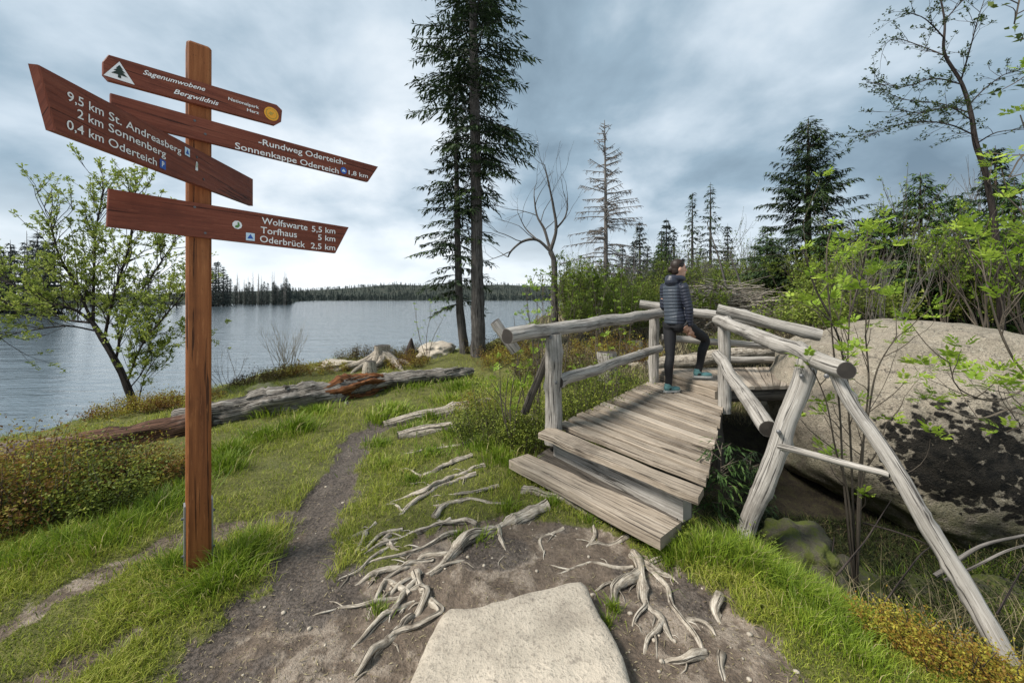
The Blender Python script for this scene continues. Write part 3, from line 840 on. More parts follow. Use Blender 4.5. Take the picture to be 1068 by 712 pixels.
n = NT('white_lettering'); ob = n.tc.outputs['Object']
M['letter'] = n.done(n.mix(n.noise(ob, 60, 3), (.70, .69, .65), (.84, .83, .80)), .6)
def flatmat(name, c, r=.5):
    n = NT(name); ob = n.tc.outputs['Object']
    return n.done(n.mix(n.noise(ob, 40, 3), tuple(x * .85 for x in c), c), r)
M['blue'] = flatmat('sticker_blue', (.03, .10, .38)); M['lightblue'] = flatmat('sticker_pale_blue', (.55, .70, .80))
M['white'] = flatmat('sticker_white', (.80, .80, .78)); M['black'] = flatmat('sticker_dark', (.02, .035, .025))
M['orange'] = flatmat('emblem_orange', (.80, .36, .03)); M['yellow'] = flatmat('emblem_ochre', (.45, .30, .05)); M['green'] = flatmat('emblem_green', (.10, .22, .06))

def bfont(txt, shear=0.0, bold=0.0, spacing=1.0):
    c = bpy.data.curves.new('lettering', 'FONT'); c.body = txt; c.size = 1; c.shear = shear; c.offset = bold
    c.space_character = spacing; c.resolution_u = 3
    o = bpy.data.objects.new('lettering_tmp', c); COL.objects.link(o)
    dg = bpy.context.evaluated_depsgraph_get()
    m_ = bpy.data.meshes.new_from_object(o.evaluated_get(dg))
    bpy.data.objects.remove(o)
    V = np.array([v.co[:] for v in m_.vertices]); Fc = [tuple(p.vertices) for p in m_.polygons]
    bpy.data.meshes.remove(m_)
    return V, Fc

class Board:
    def __init__(s, dirv, poly, label, off=.098, thick=.028, top_bow=None):
        s.d = Vector((dirv[0], dirv[1], 0)).normalized()
        s.n = Vector((s.d.y, -s.d.x, 0))
        if s.n.dot(Vector((PB.x, PB.y, 0))) > 0: s.n = -s.n      # faces the walker
        s.o = Vector((PB.x, PB.y, 0)) + s.n * off
        pts = [s.hit(*q) for q in poly]
        mb = MB(); N = len(pts)
        cen = sum(pts, Vector()) / N
        uv = lambda p: ((p - s.o).dot(s.d) + 7 * len(label), p.z)
        bev = .0035
        fr = [p + (cen - p).normalized() * bev for p in pts]
        mb.v += fr + [p - s.n * bev for p in pts] + [p - s.n * thick for p in pts]
        mb.face(range(N)[::-1] if N else (), 0, [uv(p) for p in fr][::-1], False)
        mb.face([2 * N + i for i in range(N)], 0, [uv(p) for p in pts], False)
        for k in (0, 1):
            for i in range(N):
                i2 = (i + 1) % N
                mb.face((k * N + i, k * N + i2, (k + 1) * N + i2, (k + 1) * N + i), 0,
                        [(uv(pts[i])[0], uv(pts[i])[1]), uv(pts[i2]), (uv(pts[i2])[0], uv(pts[i2])[1] + .03), (uv(pts[i])[0], uv(pts[i])[1] + .03)], False)
        s.obj = mb.build('sign_board', M['board'], sign)
        s.obj['label'] = label
    def screws(s, *pix):
        for q in pix:
            o = s.hit(*q); mb = MB()
            mb.v = [o + s.d * (.0065 * math.cos(t_)) + Vector((0, 0, .0065 * math.sin(t_))) + s.n * h_ for h_ in (0, .003) for t_ in [i * math.pi / 5 for i in range(10)]]
            mb.face(range(10, 20), 0, None, False)
            for i in range(10): mb.face((i, (i + 1) % 10, 10 + (i + 1) % 10, 10 + i), 0, None, False)
            mb.build('screw', M['bolt'], s.obj)
    def hit(s, px, py):
        ray = Vector(((px - CX) / F_PX, 1, (CY - py) / F_PX))
        t = (s.o - Vector((0, 0, H_EYE))).dot(s.n) / ray.dot(s.n)
        return Vector((0, 0, H_EYE)) + ray * t
    def text(s, txt, p0, p1, cap, shear=0.0, bold=0.0):
        a, b = s.hit(*p0), s.hit(*p1)
        V, Fc = bfont(txt, shear, bold)
        x0, x1 = V[:, 0].min(), V[:, 0].max()
        u = (b - a) / (x1 - x0); v = Vector((0, 0, 1)) * (cap / .72)
        mb = MB(); mb.v = [a + u * (q[0] - x0) + v * q[1] + s.n * .0022 for q in V]
        for f_ in Fc: mb.face(f_, 0, None, False)
        mb.build('lettering', M['letter'], s.obj)
    def shape(s, name, mat, c, pts, lift=.0022, parent=None):
        """a flat emblem: pts in metres about the pixel c"""
        o = s.hit(*c); mb = MB(); mb.v = [o + s.d * x + Vector((0, 0, y)) + s.n * lift for x, y in pts]
        mb.face(range(len(pts)), 0, None, False)
        return mb.build(name, mat, s.obj)
circ = lambda r, k=24, sx=1: [(r * sx * math.cos(2 * math.pi * i / k), r * math.sin(2 * math.pi * i / k)) for i in range(k)]
sq = lambda r: [(-r, -r), (r, -r), (r, r), (-r, r)]

D1 = (.7675, 1.0); D3 = (-.205, 1.0)
b1 = Board(D1, [(107, 64), (113, 57), (289, 109.5), (294.5, 115), (293.5, 127), (287, 130.5), (113, 83.5), (107, 77)], 'narrow top board with script lettering, white triangle and orange emblem')
b2 = Board(D1, [(115, 97), (394.5, 174), (384, 189.5), (115, 123)], 'board lettered Rundweg Oderteich with a slanting right end')
b3 = Board(D3, [(40, 67.5), (264, 187), (264, 215), (58, 136.5)], 'board pointing left lettered St. Andreasberg, Sonnenberg, Oderteich', off=.10)
b4 = Board(D1, [(113, 196.5), (364, 237), (350, 264), (111, 236)], 'lowest board lettered Wolfswarte, Torfhaus and Oderbrück')
b2.screws((203, 126), (214, 140)); b3.screws((205, 164), (212, 187)); b4.screws((203, 216), (214, 243))
b1.text('Sagenumwobene', (149, 77.5), (214, 95.5), .026, .35, .012)
b1.text('Bergwildnis', (181, 97.5), (228, 110.5), .027, .35, .012)
b1.text('Nationalpark', (238, 104.5), (270, 114), .019, 0, .012)
b1.text('Harz', (257.5, 116), (270, 119.5), .019, 0, .012)
b1.shape('triangle_emblem', M['white'], (124.5, 76), [(-.056, -.038), (.056, -.038), (0, .056)])
b1.shape('tree_emblem', M['black'], (124.5, 76), [(-.006, -.028), (.006, -.028), (.005, -.012), (.030, -.014), (.012, .004), (.022, .004), (.008, .018), (.013, .018), (0, .038), (-.013, .018), (-.008, .018), (-.022, .004), (-.012, .004), (-.030, -.014), (-.005, -.012)], .004)
b1.shape('round_emblem', M['orange'], (283, 119), circ(.043)); b1.shape('ring_emblem', M['yellow'], (283, 119), circ(.034), .0032)
b1.shape('emblem_centre', M['orange'], (283, 119), circ(.029), .0042); b1.shape('emblem_bird', M['yellow'], (283, 119), [(-.018, -.004), (-.004, -.012), (.018, .012), (.004, .008), (-.006, .014)], .0052)
b2.text('-Rundweg Oderteich-', (269.5, 150.5), (360.5, 172.5), .040, 0, .006)
b2.text('Sonnenkappe Oderteich', (245, 155), (353, 181.3), .040, 0, .006)
b2.text('1,8 km', (363.5, 182.0), (383.5, 186.0), .034, 0, .006)
b2.shape('blue_emblem', M['blue'], (358.3, 178), circ(.025)); b2.shape('swimmer_emblem', M['lightblue'], (358.3, 178), [(-.014, -.010), (.014, -.010), (.012, -.002), (.0, .012), (-.012, .0)], .0032)
b3.text('9,5 km', (69.5, 104.3), (107.5, 121.5), .034, 0, .006); b3.text('St. Andreasberg', (112.8, 124.5), (188.5, 161.0), .034, 0, .006)
b3.text('2 km', (80, 122.7), (107, 134), .034, 0, .006); b3.text('Sonnenberg', (112.5, 136.5), (172.5, 164.5), .034, 0, .006)
b3.text('0,4 km', (69, 135 - 1), (107.5, 149.3), .034, 0, .006); b3.text('Oderteich', (112.5, 151.6), (163, 173), .034, 0, .006)
b3.shape('blue_emblem', M['lightblue'], (195, 158.5), sq(.021)); b3.shape('tree_emblem', M['blue'], (195, 158.5), [(-.014, -.012), (.014, -.012), (0, .015)], .0032)
b3.shape('parking_sign', M['blue'], (169.3, 171.5), sq(.021))
Vp, Fp = bfont('P', 0, .02); o_ = b3.hit(167.8, 173.3)
mb = MB(); mb.v = [o_ + b3.d * (q[0] * .036) + Vector((0, 0, q[1] * .036)) + b3.n * .0034 for q in Vp]
for f_ in Fp: mb.face(f_, 0, None, False)
mb.build('lettering', M['letter'], b3.obj)
b3.shape('hiker_emblem', M['white'], (204.7, 173.5), [(-.012, -.024), (.002, -.024), (.012, -.02), (.010, .004), (.012, .016), (.004, .026), (-.004, .024), (-.007, .008)])
b3.shape('hiker_mark', M['green'], (204.7, 172.5), [(-.004, -.012), (.003, -.012), (.005, .012), (-.001, .014)], .0032)
b4.text('Wolfswarte', (273, 233.2), (320.5, 240.3), .043, 0, .006); b4.text('5,5 km', (325, 241.5), (349.5, 243.8), .041, 0, .006)
b4.text('Torfhaus', (271.8, 243.0), (309.5, 247.8), .043, 0, .006); b4.text('5 km', (331.5, 250.2), (349.5, 252.0), .041, 0, .006)
b4.text('Oderbrück', (271, 252.2), (318, 258.3), .043, 0, .006); b4.text('2,5 km', (324, 258.9), (349.5, 261.2), .041, 0, .006)
b4.shape('tree_emblem_panel', M['lightblue'], (261, 247), sq(.024)); b4.shape('tree_emblem', M['blue'], (261, 247), [(-.017, -.012), (.017, -.012), (0, .018)], .0032)
b4.shape('hiker_emblem', M['white'], (247.3, 234.6), circ(.026, 9)); b4.shape('hiker_mark', M['green'], (247.3, 234.6), [(-.012, -.018), (.004, -.018), (.014, -.004), (.010, .016), (.001, .018), (.002, .0), (-.010, -.004)], .0032)

# ------------------------------------------------------------------ footbridge
BR = PZ(660, 440, .35); BR.z = .0
bridge = empty('footbridge', BR, 'weathered wooden footbridge with round log railings over the boulder gully', 'footbridge')
RW = [M['rail'], M['rail_end']]
def beam(name, p0, p1, r, seed, knots=3, rough=.07, sides=16, mats=None, **kw):
    mb = MB(); tube(mb, [p0, p1] if isinstance(p0, Vector) else p0, r if isinstance(r, list) else [r, r], sides, .035, rough, knots, seed, wobble=.03, rvar=.05, **kw)
    return mb.build(name, mats or RW, bridge)
rng = random.Random(4)
A_, B_, C_, D_ = PZ(571, 447, .35), PZ(735, 513, .35), PZ(755, 417, .35), PZ(685, 393.5, .35)
dk = MB(); NP = 17
u_edge = [i / NP for i in range(NP + 1)]
for i in range(1, NP):
    t0, t1 = i / NP + .006 / 2, (i + 1) / NP - .0035
    def edge(t, e): return (A_ if e == 0 else B_).lerp(D_ if e == 0 else C_, t)
    t0 += .005; t1 -= .006
    p0, q0 = edge(t0, 0), edge(t0, 1); p1, q1 = edge(t1, 0), edge(t1, 1)
    ex0, ex1 = rng.uniform(-.008, .006), rng.uniform(-.012, .014)
    ax = (q0 - p0).normalized(); z = Vector((0, 0, rng.uniform(-.005, .004)))
    quad_prism(dk, (p0 + ax * ex0 + z, q0 + ax * ex1 + z, q1 + ax * ex1 + z, p1 + ax * ex0 + z), .045, 0, jit=.003, rng=rng)
dk.build('deck', M['plank'], bridge)
# broad worn front board, its right end split off
fb = MB(); ax = (B_ - A_).normalized()
quad_prism(fb, (PZ(561, 451, .355), PZ(728, 519, .355), PZ(734, 508.5, .355), PZ(574, 444, .355)), .05, 0, jit=.006, rng=rng)
fb.build('front_board', M['plank'], bridge)
rs = MB()
def vboard(mb, a, b, zt, zb, thick=.05, jit=.005, nseg=8):
    nrm = Vector((b.y - a.y, a.x - b.x, 0)).normalized() * thick
    a, b = Vector((a.x, a.y, zt)), Vector((b.x, b.y, zt))
    quad_prism(mb, (a, b, b - nrm, a - nrm), zt - zb, 0, jit=jit, rng=rng, nseg=nseg)
vboard(rs, PZ(577, 454, .30), PZ(712, 514, .30), .298, .10, .10)
rs.build('riser_beam', M['plank_dark'] if False else M['rail'], bridge)
ts = MB()
quad_prism(ts, (PZ(531, 479, .15), PZ(689, 561, .15), PZ(711, 543, .15), PZ(551, 472.5, .15)), .075, 0, jit=.005, rng=rng)
ts.build('step_tread', M['plank'], bridge)
t2 = MB()
quad_prism(t2, (PZ(560, 475, .11), PZ(702, 545, .11), PZ(722, 528, .11), PZ(580, 462, .11)), .08, 0, jit=.004, rng=rng)
t2.build('step_back_beam', M['plank_dark'], bridge)
for s_, (a_, b_) in enumerate(((A_, D_), (B_, C_))):
    inn = (B_ - A_).normalized() * (.10 if s_ == 0 else -.14)
    sm = MB(); tube(sm, [a_.lerp(b_, .10) + inn + Vector((0, 0, -.14)), b_ + inn + Vector((0, 0, -.14))], [.085, .085], 10, .08, .05, 2, 5 + s_)
    sm.build('stringer', [M['plank_dark'], M['rail_end']], bridge)
# second deck, one step higher, turning right
E_, F_, Gq, Hq = PZ(682, 384.5, .49), PZ(748, 404, .49), PZ(826, 402, .49), PZ(842, 382, .49)
d2 = MB(); N2 = 12
for i in range(N2):
    t0, t1 = i / N2 + .002, (i + 1) / N2 - .002
    p0, q0 = F_.lerp(Gq, t0), E_.lerp(Hq, t0); p1, q1 = F_.lerp(Gq, t1), E_.lerp(Hq, t1)
    z = Vector((0, 0, rng.uniform(-.004, .004)))
    quad_prism(d2, (p0 + z, q0 + z, q1 + z, p1 + z), .04, 0, jit=.003, rng=rng)
d2.build('deck', M['plank'], bridge)
r2_ = MB(); vboard(r2_, E_ + Vector((-.03, -.01, 0)), F_ + Vector((-.03, -.01, 0)), .445, .352, .07)
r2_.build('riser_beam', M['plank'], bridge)
s2_ = MB(); tube(s2_, [F_ + Vector((-.05, .12, -.13)), Gq + Vector((.25, .12, -.13))], [.085, .085], 10, .08, .05, 2, 15)
s2_.build('stringer', [M['plank_dark'], M['rail_end']], bridge)
for (px, py, Y) in ((752, 418, 4.72), (700, 402, 5.7)):
    p = P(px, py, Y); beam('pile', Vector((p.x, p.y + .12, .26)), Vector((p.x, p.y + .12, -1.0)), .09, int(px), mats=[M['plank_dark'], M['rail_end']])
# railings
beam('handrail', P(529, 351, 3.32), P(692, 326, 5.78), [.070, .070], 11, 7)
beam('handrail', P(667, 317, 6.0), P(823, 341, 5.35), [.066, .070], 12, 4)
beam('handrail', P(748, 322, 4.62), P(856, 350, 4.15), [.060, .064], 13, 3)
beam('handrail', P(749, 334, 4.55), P(883, 386.5, 2.33), [.066, .056], 14, 9)
beam('post', P(577, 348, 3.75), P(577, 462, 3.75), [.078, .086], 21, 4)
beam('post', P(682, 326, 5.72), P(682, 404, 5.72), [.070, .072], 22, 3)
beam('post', P(755.5, 336, 4.47), P(755.5, 430, 4.47), [.066, .070], 23, 4)
beam('post', P(842, 376.5, 2.745), P(776, 566, 2.78), [.066, .060], 24, 8)
beam('mid_rail', P(582, 398, 3.72), P(688, 363, 5.68), [.060, .054], 31, 4)
beam('mid_rail', P(748, 370, 4.36), P(801, 447, 2.86), [.056, .064], 32, 4)
beam('mid_rail', P(690, 352, 5.95), P(806, 361, 5.75), [.055, .05], 33, 3)
beam('kerb_log', P(756, 375, 6.35), P(840, 376, 6.3), [.058, .054], 34, 3)
beam('brace', P(867, 379, 2.47), P(1052, 690, 1.84), [.036, .043], 41, 22, rough=.10)
beam('crossbar', P(812, 465, 2.72), P(928, 495, 2.23), [.022, .019], 42, 5)
beam('brace', P(574, 364, 3.82), P(547, 430, 3.98), [.036, .042], 43, 3, mats=[M['plank_dark'], M['rail_end']])
beam('stub_rail', P(516, 335, 3.62), P(538, 366, 3.66), [.05, .055], 44, 2)

for i, (px, py, Y) in enumerate([(574, 352, 3.655), (580, 399, 3.66), (684, 330, 5.64), (684, 365, 5.62), (756, 340, 4.395), (754, 373, 4.29), (836, 392, 2.685), (812, 450, 2.69), (862, 392, 2.41)]):
    q = P(px, py, Y); d_ = (Vector((0, 0, H_EYE)) - q).normalized(); mb = MB()
    tube(mb, [q - d_ * .03, q + d_ * .012], [.016, .014], 8, .01, capmat=0); mb.build('bolt', M['bolt'], bridge)

# ------------------------------------------------------------------ logs, stump, roots
DL = [M['deadlog'], M['rail_end']]; RL = [M['rotlog'], M['rail_end']]
def ground_line(pix, lift=0.0, Ys=None):
    res = []
    for q in pix:
        if len(q) == 3: g = GY(q[0], q[2], lift)
        else: g = G(q[0], q[1], lift)
        res.append(g)
    return res
def log_thing(name, cat, label, pts, radii, seed, mats, rough=.1, knots=4, sides=18, stubs=(), wob=.03, flat=1.0, step=.05, nfreq=3.0):
    c = sum(pts, Vector()) / len(pts)
    mb = MB(); tube(mb, pts, radii, sides, step, rough, knots, seed, wobble=wob, flat=flat, nfreq=nfreq)
    for a, b, r in stubs: tube(mb, [a, b], [r, r * .7], 8, .05, .1, 0, seed + 3)
    return tag(mb.build(name, mats, at=c), label, cat)
pts = [P(-120, 505, 3.5), P(0, 480, 3.9), P(60, 470, 4.15), P(130, 456, 4.5), P(222, 438, 4.95)]
for p in pts: p.z = max(p.z - .02, Hs(p.x, p.y) + .07)
log_thing('fallen_log', 'log', 'dark reddish rotting log lying behind the bilberry bush left of the signpost', pts, [.19, .18, .17, .15, .12], 3, RL, .32, 4, 22)
pts = [P(180, 447, 4.9), P(235, 437, 5.15), P(290, 430, 5.45), P(345, 421, 5.9), P(400, 410, 6.6), P(450, 402, 7.0), P(493, 395, 7.5)]
for p in pts: p.z = Hs(p.x, p.y) + .10
cl_ = sum(pts, Vector()) / len(pts)
lg_ = empty('fallen_log', cl_, 'bleached split grey log with an orange rotten break lying across the grass towards the stump', 'log')
def part_log(name, pts, rad, seed, mats, rough, **k):
    mb = MB(); tube(mb, pts, rad, 26, .03, rough, 5, seed, wobble=.05, rvar=.16, nfreq=2.0, **k); return mb, name, mats
cc_, tt_ = catmull(pts, .03)
seg_ = lambda a, b: [cc_[int(a * (len(cc_) - 1))].lerp(cc_[int(b * (len(cc_) - 1))], i / 4) if False else cc_[int((a + (b - a) * i / 4) * (len(cc_) - 1))] for i in range(5)]
mb, nm, mt = part_log('log_body', seg_(0, .60), [.13, .17, .19, .17, .12], 8, DL, .42); mb.build(nm, mt, lg_)
mb, nm, mt = part_log('log_end', seg_(.56, 1), [.13, .14, .12, .11, .07], 9, DL, .30); mb.build(nm, mt, lg_)
mb, nm, mt = part_log('rotten_core', [p + Vector((.0, -.03, .0)) for p in seg_(.40, .62)], [.10, .165, .18, .165, .10], 10, [M['rotwood'], M['rotwood']], .55); mb.build(nm, mt, lg_)
rg = random.Random(12); mb = MB()
for i in range(70):       # splinters lifting off along the trunk
    k = rg.uniform(0, .97); j = int(k * (len(cc_) - 8)); d = (cc_[j + 6] - cc_[j]).normalized(); th = rg.uniform(-.9, 2.6)
    s_ = d.cross(Vector((0, 0, 1))).normalized(); rr0 = (.15 if k < .6 else .10) + rg.uniform(-.02, .03)
    o = cc_[j] + (s_ * math.cos(th) + Vector((0, 0, 1)) * math.sin(th)) * rr0; L = rg.uniform(.10, .5); w_ = rg.uniform(.006, .018)
    tube(mb, [o, o + d * L * .5 + Vector((0, 0, rg.uniform(-.01, .02))), o + d * L + Vector((0, 0, rg.uniform(-.03, .04)))], [w_, w_ * .9, w_ * .25], 5, .1, .2, 0, i, caps=False)
mb.build('splinters', DL, lg_)
for (px, py, Y), (px2, py2, Y2), r_ in (((361, 419, 5.75), (367, 432, 5.62), .028), ((393, 413, 6.25), (404, 433, 6.0), .030), ((299, 402, 5.5), (291, 422, 5.45), .040), ((274, 411, 5.6), (292, 419, 5.5), .024)):
    mb = MB(); tube(mb, [P(px, py, Y), P(px2, py2, Y2)], [r_, r_ * .8], 9, .03, .2, 1, px); mb.build('branch_stub', DL if px != 299 else [M['plank_dark'], M['rail_end']], lg_)
log_thing('half_buried_log', 'log', 'longer pale log half sunk in the turf beside the path', ground_line([(400, 445), (430, 439), (470, 431), (512, 421)], .01), [.05, .085, .10, .075], 5, [M['root'], M['rail_end']], .2, 2, 14, flat=1.0)
log_thing('half_buried_log', 'log', 'shorter pale log half sunk in the turf, just below the longer one', ground_line([(415, 457), (445, 451), (490, 447)], .01), [.06, .09, .065], 6, [M['root'], M['rail_end']], .2, 2, 14)
log_thing('bleached_log', 'log', 'white barkless log lying behind the far bridge railing', [P(655, 386, 7.6), P(720, 376, 7.6), P(800, 366, 7.7), P(850, 360, 7.8)], [.13, .15, .14, .12], 7, [M['root'], M['rail_end']], .12, 3, 14)
# stump
SB = GY(398, 8.6)
stump = empty('tree_stump', SB, 'pale grey tree stump with spreading roots on the bank behind the fallen log', 'tree stump')
mb = MB()
tube(mb, [SB + Vector((0, 0, -.05)), SB + Vector((0, 0, .15)), SB + Vector((.02, 0, .34)), SB + Vector((.02, 0, .47))], [.36, .24, .19, .20], 22, .03, .22, 2, 4, nfreq=1.0)
mb.build('trunk', [M['root'], M['rail_end']], stump)
for a_, L_, r_ in ((200, 1.0, .11), (235, .8, .09), (270, .7, .10), (320, .95, .12), (350, .75, .10), (60, .6, .1), (150, .9, .09)):
    mb = MB(); d_ = Vector((math.cos(R(a_)), math.sin(R(a_)), 0)); pts = []
    for t_, z_ in ((.08, .30), (.35, .14), (.7, .06), (1, -.02)):
        q = SB + d_ * (L_ * t_) + Vector((-d_.y, d_.x, 0)) * .08 * math.sin(t_ * 5 + a_); q.z = max(Hs(q.x, q.y), SB.z - .1) + z_; pts.append(q)
    tube(mb, pts, [r_, r_ * .8, r_ * .55, r_ * .25], 10, .05, .2, 1, a_, wobble=.03); mb.build('root', [M['root'], M['rail_end']], stump)
def stub(px, Y, h, r, label, mats, tip=.8, lean=(0, 0), seed=1, name='tree_stump', cat='tree stump'):
    g = GY(px, Y); mb = MB()
    tube(mb, [g + Vector((0, 0, -.06)), g + Vector((lean[0] * .4, lean[1] * .4, h * .5)), g + Vector((lean[0], lean[1], h))], [r * 1.25, r, r * tip], 14, .04, .22, 2, seed)
    return tag(mb.build(name, mats, at=g), label, cat)
stub(385, 7.9, .24, .13, 'small square cut grey stub in front of the spreading stump', [M['root'], M['rail_end']], seed=2)
stub(427, 9.0, .55, .11, 'dark pointed splinter of a broken stump on the bank', [M['blackbark'], M['rail_end']], .15, (.05, 0), 3)
stub(634, 6.6, .50, .16, 'grey cut stump standing in bushes behind the left bridge railing', [M['rail'], M['rail_end']], .95, seed=4)
stub(664, 8.2, .40, .12, 'thin grey stump behind the far corner post of the bridge', [M['rail'], M['rail_end']], .9, seed=5)

def root_thing(label, lines, seed, name='tree_root'):
    """lines: (pixel polyline, radius at the start, radius at the end)"""
    allp = []
    mb = MB()
    for i, (pix, r0, r1) in enumerate(lines):
        r0 *= 1.5; r1 *= 1.2
        pts = ground_line(pix, r0 * .04)
        for k_ in range(1, len(pts) - 1): pts[k_].z += r0 * .6 * math.sin(k_ * 2.3 + seed)
        pts[-1].z -= r1 * .9 + .006
        allp += pts
        tube(mb, pts, [r0, (r0 * 2 + r1) / 3, (r0 + r1) / 2, r1], 11, .016, .30, 3, seed + i, wobble=.030, nfreq=9, rvar=.30, wfreq=6.5)
        rg = random.Random(seed * 7 + i); c, tt = catmull(pts, .03)
        for k in range(int(len(c) / 7)):
            j = rg.randint(2, len(c) - 2); d = (c[j + 1] - c[j - 1]).normalized(); s_ = d.cross(Vector((0, 0, 1))) * rg.choice((-1, 1))
            L = rg.uniform(.04, .16); e1 = c[j] + (s_ * rg.uniform(.4, 1) + d * rg.uniform(.2, 1)) * L * .5; e2 = e1 + (s_ * rg.uniform(.1, .8) + d * rg.uniform(.4, 1)) * L * .6
            e1.z = Hs(e1.x, e1.y) + .006; e2.z = Hs(e2.x, e2.y) - .006; rr0 = min(r0, .012) * rg.uniform(.25, .55)
            tube(mb, [c[j], e1, e2], [rr0, rr0 * .8, rr0 * .4], 6, .02, .2, 0, k, caps=False, wobble=.006, wfreq=15)
    c = sum(allp, Vector()) / len(allp)
    return tag(mb.build(name, [M['root'], M['root']], at=c), label, 'root')
root_thing('fan of pale bare roots spreading left of the flat stone', [
    ([(433, 598), (438, 612), (447, 625), (432, 642), (406, 664), (386, 685), (368, 706)], .020, .009),
    ([(447, 624), (425, 632), (400, 647), (374, 668), (360, 690)], .014, .006),
    ([(446, 626), (458, 638), (440, 655), (412, 663), (392, 682), (384, 706)], .016, .007),
    ([(440, 612), (412, 624), (387, 632), (345, 634)], .012, .005),
    ([(427, 620), (405, 609), (394, 622), (384, 645), (388, 655)], .010, .004),
    ([(430, 642), (405, 676), (395, 700)], .011, .005)], 3)
root_thing('thickest pale root, running from bridge step down towards the path', [
    ([(571, 531), (547, 541), (520, 549), (490, 565), (462, 590), (442, 600)], .036, .014),
    ([(500, 560), (470, 576), (430, 588), (395, 601), (368, 612)], .020, .006),
    ([(519, 549), (523, 566), (529, 582)], .012, .005),
    ([(497, 549), (470, 548), (430, 556), (402, 570), (372, 580)], .016, .006),
    ([(440, 600), (410, 616), (398, 622)], .012, .005)], 13)
root_thing('white gnarled root lying along the foot of the bridge step', [
    ([(545, 514), (575, 518), (600, 529), (625, 543), (642, 550)], .028, .012),
    ([(612, 537), (620, 555), (613, 573)], .014, .006)], 23)
root_thing('thin forked root on bare earth between the thick root and the step', [
    ([(588, 551), (572, 558), (561, 567), (575, 581)], .010, .004), ([(572, 558), (590, 562)], .007, .003)], 33)
root_thing('branching grey roots right of the flat stone', [
    ([(661, 580), (668, 600), (672, 625), (690, 650), (706, 674)], .024, .009),
    ([(668, 600), (650, 611), (640, 630), (634, 650)], .022, .009),
    ([(664, 584), (690, 610), (705, 635), (728, 668), (736, 682)], .013, .007),
    ([(736, 682), (715, 692), (695, 694), (688, 712)], .013, .008),
    ([(660, 592), (640, 592), (610, 590), (578, 600)], .009, .004),
    ([(674, 628), (664, 645), (660, 655)], .008, .004),
    ([(664, 586), (682, 596), (700, 604), (716, 622)], .012, .005), ([(690, 650), (678, 664), (670, 690)], .011, .005), ([(716, 648), (735, 652), (752, 668)], .009, .004), ([(652, 608), (632, 612), (615, 622)], .008, .004)], 43)
root_thing('white knobbly root in the grass, nearest the half sunk logs', [([(499, 461), (470, 465), (440, 471)], .026, .010), ([(440, 471), (415, 476)], .009, .004)], 53)
root_thing('long pale root winding through grass, second from the half sunk logs', [([(492, 477), (466, 486), (440, 497), (396, 508)], .022, .010), ([(440, 497), (425, 490), (412, 492)], .008, .004)], 63)
root_thing('slender root curving through the turf towards the path', [([(496, 496), (470, 505), (440, 520), (415, 538), (392, 546)], .016, .007), ([(392, 546), (372, 560), (350, 571)], .010, .005), ([(382, 558), (373, 573), (363, 586)], .012, .006), ([(420, 535), (408, 525), (398, 528)], .007, .004)], 73)
root_thing('brown root arching between grass and bare earth below the bush', [([(452, 540), (470, 523), (500, 524), (545, 527)], .017, .010), ([(470, 523), (460, 530), (448, 527)], .009, .004)], 83)
root_thing('pale twisted root crossing the turf, third from the half sunk logs', [([(505, 487), (478, 494), (452, 508), (425, 520), (404, 526)], .020, .009), ([(452, 508), (440, 503), (425, 505)], .008, .004)], 103)
root_thing('thin roots woven through the turf above the fan of bare roots', [([(470, 545), (440, 556), (408, 570), (380, 590), (352, 606)], .012, .006), ([(408, 570), (392, 566), (376, 570)], .008, .004), ([(452, 585), (425, 590), (400, 606), (372, 618)], .011, .005), ([(478, 556), (452, 566), (425, 578), (398, 584), (366, 596)], .012, .005), ([(435, 606), (415, 632), (392, 656), (366, 676)], .013, .005), ([(448, 600), (470, 590), (486, 584)], .010, .005), ([(420, 552), (398, 560), (378, 574), (358, 578)], .010, .004), ([(520, 508), (495, 514), (470, 516), (448, 524)], .012, .005)], 113)
root_thing('short forked pale root standing up in the turf beside the path', [([(408, 558), (400, 566), (394, 578)], .013, .006), ([(400, 566), (410, 573), (420, 575)], .010, .004)], 123)
root_thing('low brown root between the bridge step and the branching roots', [([(655, 562), (638, 570), (622, 566), (606, 572)], .012, .005), ([(690, 585), (672, 588), (660, 582)], .011, .006)], 133)
root_thing('short root stub poking from the earth right of the branching roots', [([(750, 624), (746, 640), (751, 654)], .018, .008)], 93)
root_thing('low root stub at the lower edge right of the flat stone', [([(752, 682), (754, 700), (757, 716)], .012, .008)], 97)
for i, (lab, pts, r) in enumerate([
    ('long bare dead branch slanting across the gully at the right edge', [P(975, 600, 2.75), P(1020, 570, 2.75), P(1090, 552, 2.8)], .014),
    ('thin pale dead stick in the gully below the long branch', [P(985, 605, 2.7), P(1040, 577, 2.6), P(1085, 566, 2.6)], .009),
    ('broken pale stick leaning in the gully beside the diagonal brace', [P(1000, 592, 2.5), P(1015, 640, 2.25)], .007)]):
    mb = MB(); tube(mb, pts, [r, r * .8, r * .5], 8, .05, .15, 2, i, wobble=.02)
    tag(mb.build('dead_branch', [M['deadtwig'], M['rail_end']], at=sum(pts, Vector()) / len(pts)), lab, 'branch')

